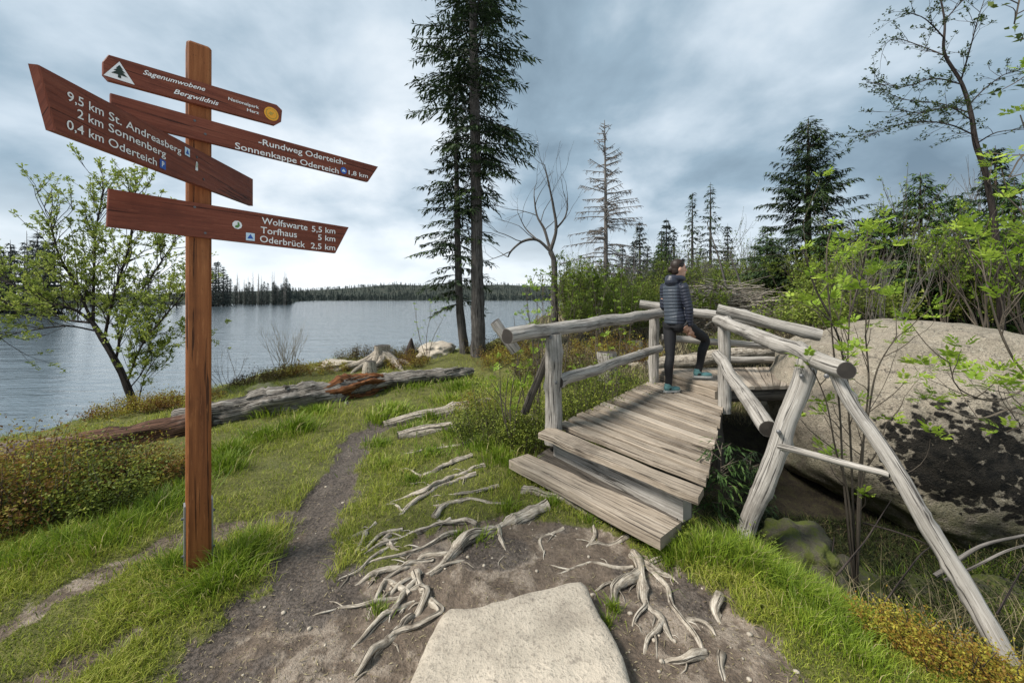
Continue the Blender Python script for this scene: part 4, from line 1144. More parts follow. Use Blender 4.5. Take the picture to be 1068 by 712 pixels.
# ------------------------------------------------------------------ walker
FT = P(699, 409, 5.08)
per_ = empty('person', FT, 'walker in a dark quilted jacket and black leggings stepping up on the footbridge', 'person')
def flatm(name, a, b, rough=.7, sc=30, spec=.3):
    n = NT(name); return n.done(n.mix(n.noise(n.tc.outputs['Object'], sc, 4), a, b), rough, None, spec)
M['skin'] = flatm('skin', (.42, .24, .17), (.52, .31, .22), .5)
n = NT('quilted_jacket'); ob = n.tc.outputs['Object']
def ndot(v): 
    q = n.new('ShaderNodeVectorMath'); q.operation = 'DOT_PRODUCT'; n.link(ob, q.inputs[0]); q.inputs[1].default_value = v; return q.outputs['Value']
JB = P(702.5, 305, 5.10) - FT
latj = n.math('ABSOLUTE', n.math('SUBTRACT', ndot((.60, -.80, 0)), JB.dot(Vector((.60, -.80, 0)))))
fwj = n.math('SUBTRACT', ndot((.80, .60, 0)), JB.dot(Vector((.80, .60, 0))))
zj = n.math('SUBTRACT', ndot((0, 0, 1)), JB.z)
mk = n.math('MULTIPLY', n.math('MULTIPLY', n.step(latj, .105, .09), n.step(fwj, .05, .03)), n.math('MULTIPLY', n.step(zj, .12, .06), n.step(zj, -.45, -.38)))
nj = n.noise(ob, 30, 4)
M['jacket'] = n.done(n.mix(mk, n.mix(nj, (.014, .017, .028), (.026, .030, .046)), n.mix(nj, (.038, .048, .062), (.060, .072, .090))), .45, n.bump(n.noise(ob, 60, 3), .3, .004), .4)
M['jacket_grey'] = flatm('quilted_jacket_back', (.10, .115, .135), (.14, .155, .175), .5)
M['leggings'] = flatm('black_leggings', (.008, .008, .010), (.016, .016, .018), .7)
M['hair'] = flatm('dark_hair', (.012, .007, .005), (.030, .018, .012), .5)
M['shoe'] = flatm('teal_shoe', (.055, .15, .155), (.13, .27, .27), .6)
M['sole'] = flatm('shoe_sole', (.35, .36, .34), (.5, .5, .48), .7)
M['lens'] = flatm('sunglass_lens', (.01, .01, .012), (.02, .02, .02), .2)
def remeshed(name, mb, mats, parent, vox=.006, smooth=2):
    me = bpy.data.meshes.new(name + '_src')
    me.from_pydata([tuple(v) for v in mb.v], [], mb.f); me.update()
    o = bpy.data.objects.new(name + '_src', me); COL.objects.link(o)
    md = o.modifiers.new('r', 'REMESH'); md.mode = 'VOXEL'; md.voxel_size = vox
    if smooth:
        sm = o.modifiers.new('s', 'SMOOTH'); sm.iterations = smooth; sm.factor = .5
    dg = bpy.context.evaluated_depsgraph_get()
    m2 = bpy.data.meshes.new_from_object(o.evaluated_get(dg))
    bpy.data.objects.remove(o); bpy.data.meshes.remove(me)
    m2.name = name
    m2.materials.clear()
    for m in (mats if isinstance(mats, list) else [mats]): m2.materials.append(m)
    for p in m2.polygons: p.use_smooth = True
    off = parent.matrix_basis.translation
    m2.transform(Matrix.Translation(-off))
    ob = bpy.data.objects.new(name, m2); ob.parent = parent; COL.objects.link(ob)
    return ob
def blob(mb, c, r, ax=None, n=14):
    """closed ellipsoid"""
    c = Vector(c); X, Y_, Z = ax or (Vector((1, 0, 0)), Vector((0, 1, 0)), Vector((0, 0, 1)))
    b = len(mb.v); m = n // 2
    mb.v.append(c + Z * r[2])
    for i in range(1, m):
        for j in range(n):
            t, f = math.pi * i / m, 2 * math.pi * j / n
            mb.v.append(c + X * r[0] * math.sin(t) * math.cos(f) + Y_ * r[1] * math.sin(t) * math.sin(f) + Z * r[2] * math.cos(t))
    mb.v.append(c - Z * r[2]); e = len(mb.v) - 1
    for j in range(n):
        j2 = (j + 1) % n
        mb.face((b, b + 1 + j, b + 1 + j2)); mb.face((e, b + 1 + (m - 2) * n + j2, b + 1 + (m - 2) * n + j))
        for i in range(m - 2):
            mb.face((b + 1 + i * n + j, b + 1 + (i + 1) * n + j, b + 1 + (i + 1) * n + j2, b + 1 + i * n + j2))
def limb(mb, pts, radii, sides=14, step=.02, flat=1.0):
    tube(mb, pts, radii, sides, step, 0, 0, 0, capmat=0, flat=flat)
YP = 5.08
fw = Vector((.80, .60, 0)); sd = Vector((.60, -.80, 0))      # the way she walks; her right-hand side
face_f = Vector((.97, -.12, -.04)).normalized(); face_s = face_f.cross(Vector((0, 0, 1))).normalized(); face_u = face_s.cross(face_f)
pel = P(704.5, 337, 5.10); waist = P(703, 322, 5.10); chest = P(702.5, 305, 5.10); neckb = P(704, 293, 5.10)
hl = pel - sd * .085; hr = pel + sd * .085 + Vector((0, 0, .0))
ank_l = P(697, 403, 5.10); knee_l = P(698, 371, 5.08) + fw * .02
ank_r = P(728, 388, 5.22); knee_r = P(735.5, 354, 5.20)
sh_l = chest - sd * .128 + Vector((0, 0, .075)); sh_r = chest + sd * .132 + Vector((0, 0, .075))
el_r = P(718.5, 322, 4.96); wr_r = P(719.5, 340, 4.99); hd_r = P(720.3, 345, 5.0)
el_l = sh_l + Vector((0, 0, -.27)) - sd * .02 + fw * .02; wr_l = el_l + fw * .23 + sd * .02 + Vector((0, 0, .0))
head = P(708, 281, 5.10)
body = MB()
limb(body, [pel + Vector((0, 0, -.05)), pel + Vector((0, 0, .06)), waist, chest, neckb + Vector((0, 0, -.03))], [.09, .10, .10, .125, .09])
limb(body, [neckb + Vector((0, 0, -.06)), neckb.lerp(head, .5), head], [.06, .05, .05])
for h_, k_, a_ in ((hl, knee_l, ank_l), (hr, knee_r, ank_r)):
    limb(body, [h_, h_.lerp(k_, .5), k_, k_.lerp(a_, .35), a_, a_ + Vector((0, 0, -.05))], [.088, .074, .052, .054, .036, .035])
for s_, e_, w_ in ((sh_l, el_l, wr_l), (sh_r, el_r, wr_r)):
    limb(body, [s_, e_, w_], [.048, .038, .026])
# hands: palm, four curled fingers and a thumb
def hand(mb, w_, dirv, palmn, k):
    dirv = dirv.normalized(); palmn = palmn.normalized(); lat = dirv.cross(palmn) * k
    c = w_ + dirv * .045
    blob(mb, c, (.027, .012, .038), (lat, palmn, dirv))
    for i, (o_, L_) in enumerate(((-.025, .062), (-.009, .070), (.008, .066), (.024, .052))):
        b_ = c + lat * o_ + dirv * .036
        limb(mb, [b_, b_ + dirv * L_ * .45 + palmn * .010, b_ + dirv * L_ * .62 + palmn * .034, b_ + dirv * L_ * .45 + palmn * .052], [.0095, .009, .0085, .007], 8, .008)
    b_ = c - lat * .026 - dirv * .022
    limb(mb, [b_, b_ - lat * .022 + dirv * .022 + palmn * .012, b_ - lat * .016 + dirv * .050 + palmn * .026], [.012, .011, .008], 8, .008)
hand(body, wr_r, (hd_r - wr_r).normalized() + Vector((0, 0, -.5)), -sd + fw * .2, 1)
hand(body, wr_l, (wr_l - el_l), sd, -1)
hx_ = (face_s, face_f, face_u)
blob(body, head + face_u * .02 - face_f * .005, (.074, .092, .108), hx_, 20)
blob(body, head - face_u * .052 + face_f * .028, (.052, .055, .055), hx_, 14)               # jaw
limb(body, [head + face_f * .078 + face_u * .022, head + face_f * .098 - face_u * .006, head + face_f * .090 - face_u * .022], [.010, .013, .012], 8, .008)  # nose
blob(body, head + face_f * .082 - face_u * .047, (.022, .012, .012), hx_, 10)               # lips
blob(body, head + face_f * .070 - face_u * .082, (.020, .016, .016), hx_, 10)               # chin
for k in (-1, 1):
    blob(body, head + face_s * .076 * k - face_f * .005 + face_u * .0, (.010, .020, .032), hx_, 10)
bo = remeshed('body', body, M['skin'], per_, .0065)
ey = MB()
for k in (-1, 1): blob(ey, head + face_f * .078 + face_s * .030 * k + face_u * .024, (.013, .010, .008), hx_, 10)
ey.build('eyes', M['lens'], per_)
br_ = MB()
for k in (-1, 1): limb(br_, [head + face_f * .086 + face_s * .014 * k + face_u * .040, head + face_f * .076 + face_s * .046 * k + face_u * .043], [.005, .004], 6, .01)
br_.build('eyebrows', M['hair'], per_)
ha = MB()
blob(ha, head + face_u * .046 - face_f * .022, (.084, .094, .098), hx_, 20)
blob(ha, head - face_u * .01 - face_f * .045, (.074, .062, .085), hx_, 16)
blob(ha, head - face_u * .005 - face_f * .105, (.040, .040, .045), hx_, 14)     # bun
remeshed('hair', ha, M['hair'], per_, .007)
sg = MB()
for k in (-1, 1):
    blob(sg, head + face_u * .128 + face_f * .045 + face_s * .034 * k, (.030, .014, .022), (face_s, (face_f + face_u).normalized(), (face_u - face_f).normalized()), 12)
    limb(sg, [head + face_u * .125 + face_f * .040 + face_s * .066 * k, head + face_u * .05 - face_f * .03 + face_s * .088 * k], [.004, .004], 6, .02)
sg.build('sunglasses', M['lens'], per_)
# leggings
lg = MB()
limb(lg, [pel + Vector((0, 0, -.06)), pel + Vector((0, 0, .04)), pel + Vector((0, 0, .08))], [.125, .118, .09], flat=.85)
blob(lg, pel - fw * .035 - sd * .06 + Vector((0, 0, -.03)), (.082, .078, .095)); blob(lg, pel - fw * .03 + sd * .06 + Vector((0, 0, -.03)), (.082, .078, .095))
for h_, k_, a_ in ((hl, knee_l, ank_l), (hr, knee_r, ank_r)):
    cal = k_.lerp(a_, .33) - fw * .018
    limb(lg, [h_ + Vector((0, 0, .02)), h_.lerp(k_, .5) + Vector((0, 0, .008)), k_, cal, k_.lerp(a_, .7), a_, a_ + Vector((0, 0, -.035))], [.092, .080, .058, .060, .047, .044, .043])
remeshed('leggings', lg, M['leggings'], per_, .008)
# jacket: quilted rings round trunk and sleeves, hood lying on the shoulders
jk = MB()
def ribbed(mb, pts, radii, pitch, amp, sides=20, flat=1.0):
    c, tt = catmull(pts, .006); Ls = [0]
    for i in range(1, len(c)): Ls.append(Ls[-1] + (c[i] - c[i - 1]).length)
    base = len(mb.v); k = len(radii) - 1
    for i, p in enumerate(c):
        t = tt[i] * k; j = min(int(t), k - 1); r = radii[j] * (1 - t + j) + radii[j + 1] * (t - j)
        r += amp * (abs(math.sin(math.pi * Ls[i] / pitch)) ** .6 - .5)
        d = (c[min(i + 1, len(c) - 1)] - c[max(i - 1, 0)]).normalized()
        a_ = sd - d * sd.dot(d); a_ = a_.normalized() if a_.length > .2 else d.orthogonal().normalized(); b_ = d.cross(a_)
        for s in range(sides):
            th = 2 * math.pi * s / sides
            mb.v.append(p + a_ * r * math.cos(th) + b_ * r * flat * math.sin(th))
    for i in range(len(c) - 1):
        for s in range(sides):
            s2 = (s + 1) % sides
            mb.face((base + i * sides + s, base + i * sides + s2, base + (i + 1) * sides + s2, base + (i + 1) * sides + s))
    mb.face([base + s for s in range(sides)][::-1]); mb.face([base + (len(c) - 1) * sides + s for s in range(sides)])
ribbed(jk, [pel + Vector((0, 0, -.01)), pel + Vector((0, 0, .08)), waist, chest, chest + Vector((0, 0, .09)), neckb + Vector((0, 0, .0))], [.140, .146, .126, .138, .130, .075], .042, .010, flat=.92)
for s_, e_, w_ in ((sh_l, el_l, wr_l), (sh_r, el_r, wr_r)):
    ribbed(jk, [s_ + (chest - s_) * .25 + Vector((0, 0, .02)), s_, s_.lerp(e_, .5), e_, e_.lerp(w_, .55), w_], [.055, .062, .056, .049, .045, .036], .040, .009, 16)
tube(jk, [neckb + fw * .08 + sd * .05 + Vector((0, 0, .01)), neckb + sd * .10 + Vector((0, 0, .03)), neckb - fw * .11 + Vector((0, 0, .035)), neckb - sd * .10 + Vector((0, 0, .03)), neckb + fw * .08 - sd * .05 + Vector((0, 0, .01))], [.030, .038, .045, .038, .030], 12, .02)
blob(jk, neckb - fw * .09 + Vector((0, 0, -.01)), (.085, .085, .075))
jo = remeshed('jacket', jk, [M['jacket'], M['jacket_grey']], per_, .006, 1)
for a_, f_ in ((ank_l, Vector((.72, .2, 0)).normalized()), (ank_r, Vector((.97, -.1, 0)).normalized())):
    sh = MB(); up = Vector((0, 0, 1)); sl = f_.cross(up)
    zb = a_.z - .072 if a_ is ank_l else a_.z - .068
    heel = Vector((a_.x, a_.y, zb)) - f_ * .055
    b0 = len(sh.v)
    blob(sh, heel + f_ * .05 + up * .055, (.042, .058, .05), (sl, f_, up)); blob(sh, heel + f_ * .155 + up * .038, (.046, .085, .034), (sl, f_, up))
    limb(sh, [heel + f_ * .055 + up * .06, heel + f_ * .05 + up * .115], [.047, .045])
    so = remeshed('shoe', sh, M['shoe'], per_, .006)
    sl_ = MB(); ring = [(-.012, .0), (.0, .036), (.07, .037), (.15, .046), (.21, .038), (.247, .0), (.21, -.040), (.15, -.044), (.07, -.034), (.0, -.034)]
    for z_ in (0.0, .024):
        for x_, y_ in ring: sl_.v.append(heel + f_ * x_ + sl * y_ + up * z_)
    k = len(ring)
    for i in range(k): sl_.face((i, (i + 1) % k, k + (i + 1) % k, k + i), 0, None, False)
    sl_.face(range(k)[::-1], 0, None, False); sl_.face(range(k, 2 * k), 0, None, False)
    sl_.build('sole', M['sole'], so)

# ------------------------------------------------------------------ conifers
def conifer(name, label, base, Ht, h0, Rad, seed, needles, bark, group=None, prof=None, density=1.0, whorl=.34, trunk_r=.13, droop=.35, rise=.10,
            lean=(0, 0), spr=(.15, .05), sparse=None, nb=5, lod=1.0, bare=0.0, bend=None):
    """trunk with boughs as one part, needle sprays as another"""
    rng = random.Random(seed)
    root = empty(name, base, label, 'tree', group)
    tb = MB(); cl = Cloud()
    base = Vector(base)
    def ax(h):
        t = h / Ht
        p = base + Vector((lean[0] * t, lean[1] * t, h))
        if bend: p += Vector((bend[0], bend[1], 0)) * (1 - t) ** 6
        return p
    tp = [ax(h) for h in [-.15] + [Ht * i / 14 for i in range(15)]]
    tube(tb, tp, [trunk_r * 1.5, trunk_r * 1.02, trunk_r * .9, trunk_r * .7, trunk_r * .45, trunk_r * .08], 10 if lod > .5 else 6, .15 if lod > .5 else .5, .12, 0, seed)
    prof = prof or (lambda t: (1 - t) ** .8 * (1 - .25 * max(0, .25 - t) * 4))
    h = h0
    while h < Ht * .985:
        t = (h - h0) / (Ht - h0)
        k = max(2, int(round(nb * rng.uniform(.7, 1.3))))
        a0 = rng.uniform(0, 6.28)
        for b in range(k):
            if sparse and rng.random() < sparse(t): continue
            az = a0 + 6.283 * b / k + rng.uniform(-.35, .35)
            L = max(.12, Rad * prof(t) * rng.uniform(.62, 1.18))
            d = Vector((math.cos(az), math.sin(az), 0)); s_ = Vector((-d.y, d.x, 0))
            hh = h + rng.uniform(-.12, .12)
            o = ax(hh)
            dr = droop * rng.uniform(.6, 1.3) * (1 - .6 * t); ri = rise + .55 * t * rng.uniform(.7, 1.2)
            curl = rng.uniform(-.25, .25)
            def bp(u): return o + d * (L * u) + s_ * (curl * L * u * u) + Vector((0, 0, L * (ri * u - dr * u * u * 1.3 + .22 * dr * u ** 4)))
            br = max(.005, trunk_r * .13 * (1 - t * .6))
            tube(tb, [bp(0), bp(.33), bp(.66), bp(1)], [br, br * .65, br * .25], 5 if lod > .5 else 3, .25 if lod > .5 else .8, 0, 0, seed, caps=False)
            tone0 = rng.uniform(.15, .75)
            nt = max(3, int(L / (.075 / lod)))
            for i in range(nt):
                u = .12 + .88 * (i + rng.random()) / nt
                p = bp(u)
                for sg in (-1, 1):
                    if rng.random() > .92 * density: continue
                    tl = (L * .34 * (1 - u) + .13) * rng.uniform(.6, 1.25)
                    td = (d * rng.uniform(.45, .9) + s_ * sg * rng.uniform(.5, 1.0) + Vector((0, 0, rng.uniform(-.55, -.05)))).normalized()
                    m = max(1, int(tl / (spr[0] * .30) * lod + .5))
                    for q in range(m):
                        c = p + td * (tl * q / m) + Vector((0, 0, -.10 * (q / m) ** 2 * tl))
                        dd = td + Vector((rng.uniform(-.5, .5), rng.uniform(-.5, .5), rng.uniform(-.75, .12)))
                        nn = Vector((rng.uniform(-.6, .6), rng.uniform(-.6, .6), 1))
                        cl.add(c, dd, nn, spr[0] * rng.uniform(.6, 1.3), spr[1] * .62 * rng.uniform(.7, 1.5), min(1, max(0, tone0 + rng.uniform(-.25, .25) + .2 * (u - .5))))
        h += whorl * rng.uniform(.7, 1.25) * (1 - .45 * t)
    if bare:   # dead stubs below the crown
        hh = bare
        while hh < h0 + .4 * (Ht - h0):
            az = rng.uniform(0, 6.28); d = Vector((math.cos(az), math.sin(az), rng.uniform(-.35, .15))); L = rng.uniform(.15, .9) * Rad * .6
            o = ax(hh); tube(tb, [o, o + d * L * .5, o + d * L + Vector((0, 0, -.1 * L))], [.012, .008, .003], 4, .3, 0, 0, seed, caps=False)
            hh += rng.uniform(.08, .3)
    tb.build('trunk', [bark, bark], root)
    cl.build('crown', needles, root, fold=.1, shape=.35)
    return root
def g_at(px, Y, lift=0): return GY(px, Y, lift)

# the two lakeside spruces
g = g_at(499, 9.2)
conifer('spruce_tree', 'tallest spruce, straight grey trunk reaching out of the picture above the lake shore', g, 13.2, 3.7, 1.58, 11, M['needle'], M['bark_grey'],
        prof=lambda t: (.62 + .65 * math.sin(min(1, t * 2.2) * 1.57)) * (1 - t) ** .42 * (.72 if t < .12 else 1), whorl=.33, trunk_r=.145, droop=.50, lean=(-.22, .2), sparse=lambda t: .45 if t < .25 else .24, bare=1.6, nb=6, spr=(.15, .05), density=1.0)
g = g_at(478, 9.5)
conifer('spruce_tree', 'slimmer dark spruce with a bent foot standing just left of the tallest spruce', g, 6.7, 1.25, 1.0, 12, M['needle'], M['bark_grey'],
        prof=lambda t: (.62 + .55 * math.sin(min(1, t * 1.5) * 3.1)) * (1 - t) ** .35, whorl=.30, trunk_r=.095, droop=.45, lean=(-.06, 0), sparse=lambda t: .34 if t < .35 else .12, bare=.9, nb=5, spr=(.14, .05), bend=(.16, 0))
# right-hand spruces
conifer('spruce_tree', 'broad dark spruce standing alone against the sky right of the walker', g_at(843, 13.5), 7.0, .4, 2.5, 13, M['needle'], M['bark_brown'],
        prof=lambda t: (1 - t) ** .78 * .98 + .03, whorl=.36, trunk_r=.12, droop=.30, rise=.16, nb=7, spr=(.17, .06), sparse=lambda t: .05)
conifer('spruce_tree', 'dense middle-sized spruce behind the big boulder', g_at(960, 11.5), 4.5, .2, 2.0, 14, M['needle_mid'], M['bark_brown'], whorl=.30, trunk_r=.08, nb=6, spr=(.15, .055))
conifer('spruce_tree', 'dark spruce with slim pointed top behind the tall crooked rowan', g_at(1038, 11.5), 5.3, .2, 1.25, 15, M['needle'], M['bark_brown'], whorl=.30, trunk_r=.08, nb=6, spr=(.15, .055))
conifer('spruce_tree', 'young spruce filling the gap between the broad spruce and the boulder', g_at(905, 13.0), 3.4, .1, 1.5, 16, M['needle_mid'], M['bark_brown'], whorl=.28, trunk_r=.07, nb=6, spr=(.15, .055))
conifer('spruce_tree', 'low dark spruce at the right edge of the picture beyond the boulders', g_at(1085, 13.0), 4.4, .1, 1.6, 17, M['needle'], M['bark_brown'], whorl=.30, trunk_r=.08, nb=6, spr=(.16, .06))
# four beyond the brush pile
for px, Y, h, r, sd_, lab, h0 in [(690, 24, 4.9, 1.15, 21, 'shortest leftmost spruce of the small stand beyond the brush pile', .5), (703, 25, 5.2, 1.0, 22, 'second spruce of the small stand beyond the brush pile', .6),
                              (722, 25, 7.4, 1.15, 23, 'slim tall spruce beside the tallest of the small stand', 1.8), (741, 25, 8.0, 1.3, 24, 'tallest rightmost spruce of the small stand beyond the brush pile', 2.0)]:
    conifer('spruce_tree', lab, g_at(px, Y), h, h0, r, sd_, M['needle'], M['bark_grey'], group='spruces beyond the brush pile', whorl=.42, trunk_r=.10, nb=5, spr=(.26, .10), lod=.6, sparse=lambda t: .2)
# small spruce twig growing beside the deck
conifer('spruce_sapling', 'tiny spruce seedling growing in the gully right beside the bridge deck', GY(752, 3.0), .72, .25, .16, 31, M['needle_mid'], M['twig'], whorl=.10, trunk_r=.006, nb=4, spr=(.045, .014), droop=.2, rise=.35)
conifer('spruce_sapling', 'dark little spruce in the shade under the second deck', GY(782, 4.0), .80, .1, .26, 32, M['needle'], M['twig'], whorl=.11, trunk_r=.01, nb=5, spr=(.06, .016), droop=.3, rise=.3)

def dead_spruce(label, base, Ht, h0, Rad, seed, group=None, name='dead_spruce', step=.16, tr=.10, fine=1.0):
    rng = random.Random(seed); mb = MB(); base = Vector(base)
    root = empty(name, base, label, 'tree', group)
    tube(mb, [base + Vector((0, 0, -.1)), base + Vector((.03, 0, Ht * .5)), base + Vector((-.02, 0, Ht))], [tr, tr * .62, tr * .1], 7, .3, .1, 0, seed)
    mb.build('trunk', [M['deadtwig'], M['deadtwig']], root)
    mb = MB(); h = h0
    while h < Ht * .98:
        t = (h - h0) / (Ht - h0); az = rng.uniform(0, 6.28)
        L = Rad * ((1 - t) ** .75) * rng.uniform(.6, 1.15) * (.75 + .25 * math.sin(min(1, t * 4) * 1.57)) + .06
        d = Vector((math.cos(az), math.sin(az), 0)); s_ = Vector((-d.y, d.x, 0)); o = base + Vector((0, 0, h))
        f = lambda u: o + d * L * u + Vector((0, 0, L * (.12 * u - .55 * u * u * (1 - .7 * t) + .18 * u ** 4 + .3 * t * u)))
        tube(mb, [f(0), f(.5), f(1)], [.022, .015, .006], 4, L * .26, 0, 0, seed, caps=False)
        for i in range(int(L * 9 * fine)):
            u = rng.uniform(.2, 1); p = f(u); l2 = rng.uniform(.1, .34) * (1.1 - u * .5) * min(1, L)
            dd = d * rng.uniform(.1, .8) + s_ * rng.choice((-1, 1)) * rng.uniform(.3, 1) + Vector((0, 0, rng.uniform(-.8, .1)))
            tube(mb, [p, p + dd * l2 * .5, p + dd * l2 + Vector((0, 0, -.12 * l2))], [.011, .007], 3, l2, 0, 0, seed, caps=False)
        h += step * rng.uniform(.4, 1.4)
    mb.build('branches', M['deadtwig'], root)
    return root
dead_spruce('bare dead spruce with fine drooping twigs, standing alone in the middle of the sky', g_at(631, 15.5), 8.3, 1.9, 1.85, 5, step=.06, tr=.12, fine=2.4)

# ------------------------------------------------------------------ broadleaved plants
def rosette(cl, p, d, rng, size, leaflets=7, leaves=5, tone=.6):
    """a tuft of feathered rowan leaves unfolding at a shoot tip"""
    for _ in range(leaves):
        ld = (d * .55 + Vector((rng.uniform(-1, 1), rng.uniform(-1, 1), rng.uniform(-.35, .8)))).normalized()
        L = size * rng.uniform(.7, 1.25); s_ = ld.cross(Vector((rng.uniform(-.3, .3), rng.uniform(-.3, .3), 1))).normalized(); up = s_.cross(ld)
        tn = tone + rng.uniform(-.25, .3)
        for i in range(leaflets):
            j = (i + 1) // 2; u = .35 + .6 * j / max(1, leaflets // 2)
            sg = 0 if i == 0 else (1 if i % 2 else -1)
            if i == 0: c, dd = p + ld * L * .85, ld
            else: c, dd = p + ld * L * u * .85 - up * L * .12 * u * u, ld * .6 + s_ * sg
            cl.add(c, dd + up * rng.uniform(-.3, .2), up + s_ * sg * .5, L * .42 * rng.uniform(.8, 1.2), L * .17, min(1, max(0, tn + rng.uniform(-.12, .12))))
def leafy(cl, p, d, rng, size, k=4, tone=.5):
    for _ in range(k):
        dd = (d * .5 + Vector((rng.uniform(-1, 1), rng.uniform(-1, 1), rng.uniform(-.5, .9)))).normalized()
        cl.add(p + Vector((rng.uniform(-1, 1), rng.uniform(-1, 1), rng.uniform(-1, 1))) * size * .5, dd, Vector((rng.uniform(-1, 1), rng.uniform(-1, 1), 1)), size * rng.uniform(.7, 1.3), size * .5 * rng.uniform(.7, 1.2), min(1, max(0, tone + rng.uniform(-.35, .35))))
def grow(mb, tips, p, d, L, r, depth, rng, ang=.6, up=.15, kids=(2, 3), shrink=.68, wander=.25, sides=6, along=None):
    n = 4; pts = [Vector(p)]; dd = Vector(d).normalized()
    for i in range(n):
        dd = (dd + Vector((rng.uniform(-1, 1), rng.uniform(-1, 1), rng.uniform(-1, 1))) * wander + Vector((0, 0, up * .5))).normalized()
        pts.append(pts[-1] + dd * (L / n))
    tube(mb, pts, [r, r * .82, r * .62], max(3, sides), L / 7, .05 if sides > 5 else 0, 0, int(r * 9999), caps=False)
    if depth == 0:
        tips.append((pts[-1], dd, 1))
        if along: 
            for q in range(along): 
                i = rng.randrange(1, n); tips.append((pts[i].lerp(pts[i + 1], rng.random()), dd, 0))
        return
    for k in range(rng.randint(*kids)):
        i = n if k == 0 else rng.randint(2, n)
        a = Vector((rng.uniform(-1, 1), rng.uniform(-1, 1), rng.uniform(-.6, 1))).normalized()
        nd = (dd + a * ang * (.55 if k == 0 else 1.15)).normalized()
        grow(mb, tips, pts[i], nd, L * shrink * rng.uniform(.75, 1.2), r * (.6 if k else .62), depth - 1, rng, ang, up, kids, shrink, wander, max(3, sides - 1), along)

# rowan by the water, left of the signpost
rng = random.Random(8)
g = g_at(143, 6.9)
root = empty('rowan_tree', g, 'leaning many-stemmed rowan in fresh leaf at the water behind the signpost', 'tree')
mb = MB(); tips = []
tp = lambda px, py, Y: P(px, py, Y)
stems = [([g + Vector((0, 0, -.1)), tp(128, 392, 6.9), tp(110, 358, 6.9), tp(96, 335, 6.9)], [.062, .054, .045, .038])]
for pts, rd in stems: tube(mb, pts, rd, 10, .06, .15, 3, 5)
fork = tp(97, 337, 6.9)
limbs = [([fork, tp(75, 322, 6.8), tp(35, 318, 6.6), tp(-10, 322, 6.4)], .04), ([fork, tp(80, 300, 6.9), tp(60, 262, 6.8), tp(52, 225, 6.8)], .036),
         ([fork, tp(98, 290, 7.1), tp(100, 240, 7.2), tp(108, 200, 7.3)], .036), ([tp(108, 356, 6.9), tp(118, 310, 6.7), tp(135, 255, 6.6), tp(140, 205, 6.5)], .034),
         ([tp(120, 378, 6.9), tp(132, 330, 7.1), tp(160, 285, 7.2), tp(180, 255, 7.2)], .032), ([tp(132, 400, 6.9), tp(148, 360, 6.7), tp(172, 330, 6.6), tp(193, 305, 6.5)], .024),
         ([fork, tp(60, 330, 7.1), tp(20, 300, 7.3), tp(-25, 285, 7.4)], .03), ([tp(100, 345, 6.9), tp(70, 340, 6.7), tp(30, 345, 6.5), tp(0, 352, 6.4)], .022),
         ([tp(135, 405, 6.9), tp(150, 385, 6.95), tp(160, 350, 7.0), tp(186, 350, 7.1)], .016), ([g, tp(150, 395, 6.85), tp(158, 375, 6.8), tp(150, 345, 6.8)], .014)]
for pts, r0 in limbs:
    tube(mb, pts, [r0 * .7, r0 * .48, r0 * .25], 7, .08, .1, 1, int(r0 * 1000), caps=False)
    c, _ = catmull(pts, .12)
    for i in range(2, len(c)):
        for _k in range(3):
            if rng.random() < .85:
                d = (c[i] - c[i - 1]).normalized() + Vector((rng.uniform(-1, 1), rng.uniform(-.7, .7), rng.uniform(-.35, 1.0)))
                grow(mb, tips, c[i], d, rng.uniform(.22, .60), r0 * .22, 1, rng, .7, .1, (2, 3), .7, .22, 4, 3)
mb.build('trunk', [M['blackbark'], M['blackbark']], root)
cl = Cloud()
for p, d, e_ in tips:
    leafy(cl, p, d, rng, rng.uniform(.036, .064), rng.randint(6, 9), .66)
cl.build('crown', M['leaf_soft'], root)

def sapling(name, label, base, stems, seed, leafmat, size, tone=.6, r=.008, bark='twig', group=None, kids=(1, 2), rose=True, twl=.22, prob=.45, leaves=5, cat='sapling', hang=0):
    rng = random.Random(seed); root = empty(name, base, label, cat, group); mb = MB(); cl = Cloud()
    for pts in stems:
        pts = [Vector(p) for p in pts]
        tube(mb, pts, [r, r * .75, r * .35], 7, .05, .1, 2, seed, caps=False)
        c, tt = catmull(pts, .07); tips = [(c[-1], (c[-1] - c[-2]).normalized(), 1)]
        for i in range(3, len(c)):
            if tt[i] > .25 and rng.random() < prob:
                d = (c[i] - c[i - 1]).normalized() * .7 + Vector((rng.uniform(-1, 1), rng.uniform(-1, 1), rng.uniform(-.1, .8)))
                grow(mb, tips, c[i], d, twl * rng.uniform(.6, 1.4), r * .42, rng.choice((0, 0, 1)), rng, .6, .15, kids, .7, .2, 4, 0)
        for p, d, e_ in tips:
            if rose: rosette(cl, p, d, rng, size * rng.uniform(.75, 1.25), 7, leaves, tone)
            else: leafy(cl, p, d, rng, size, leaves, tone)
    mb.build('stems', M[bark], root)
    cl.build('leaves', leafmat, root)
    return root
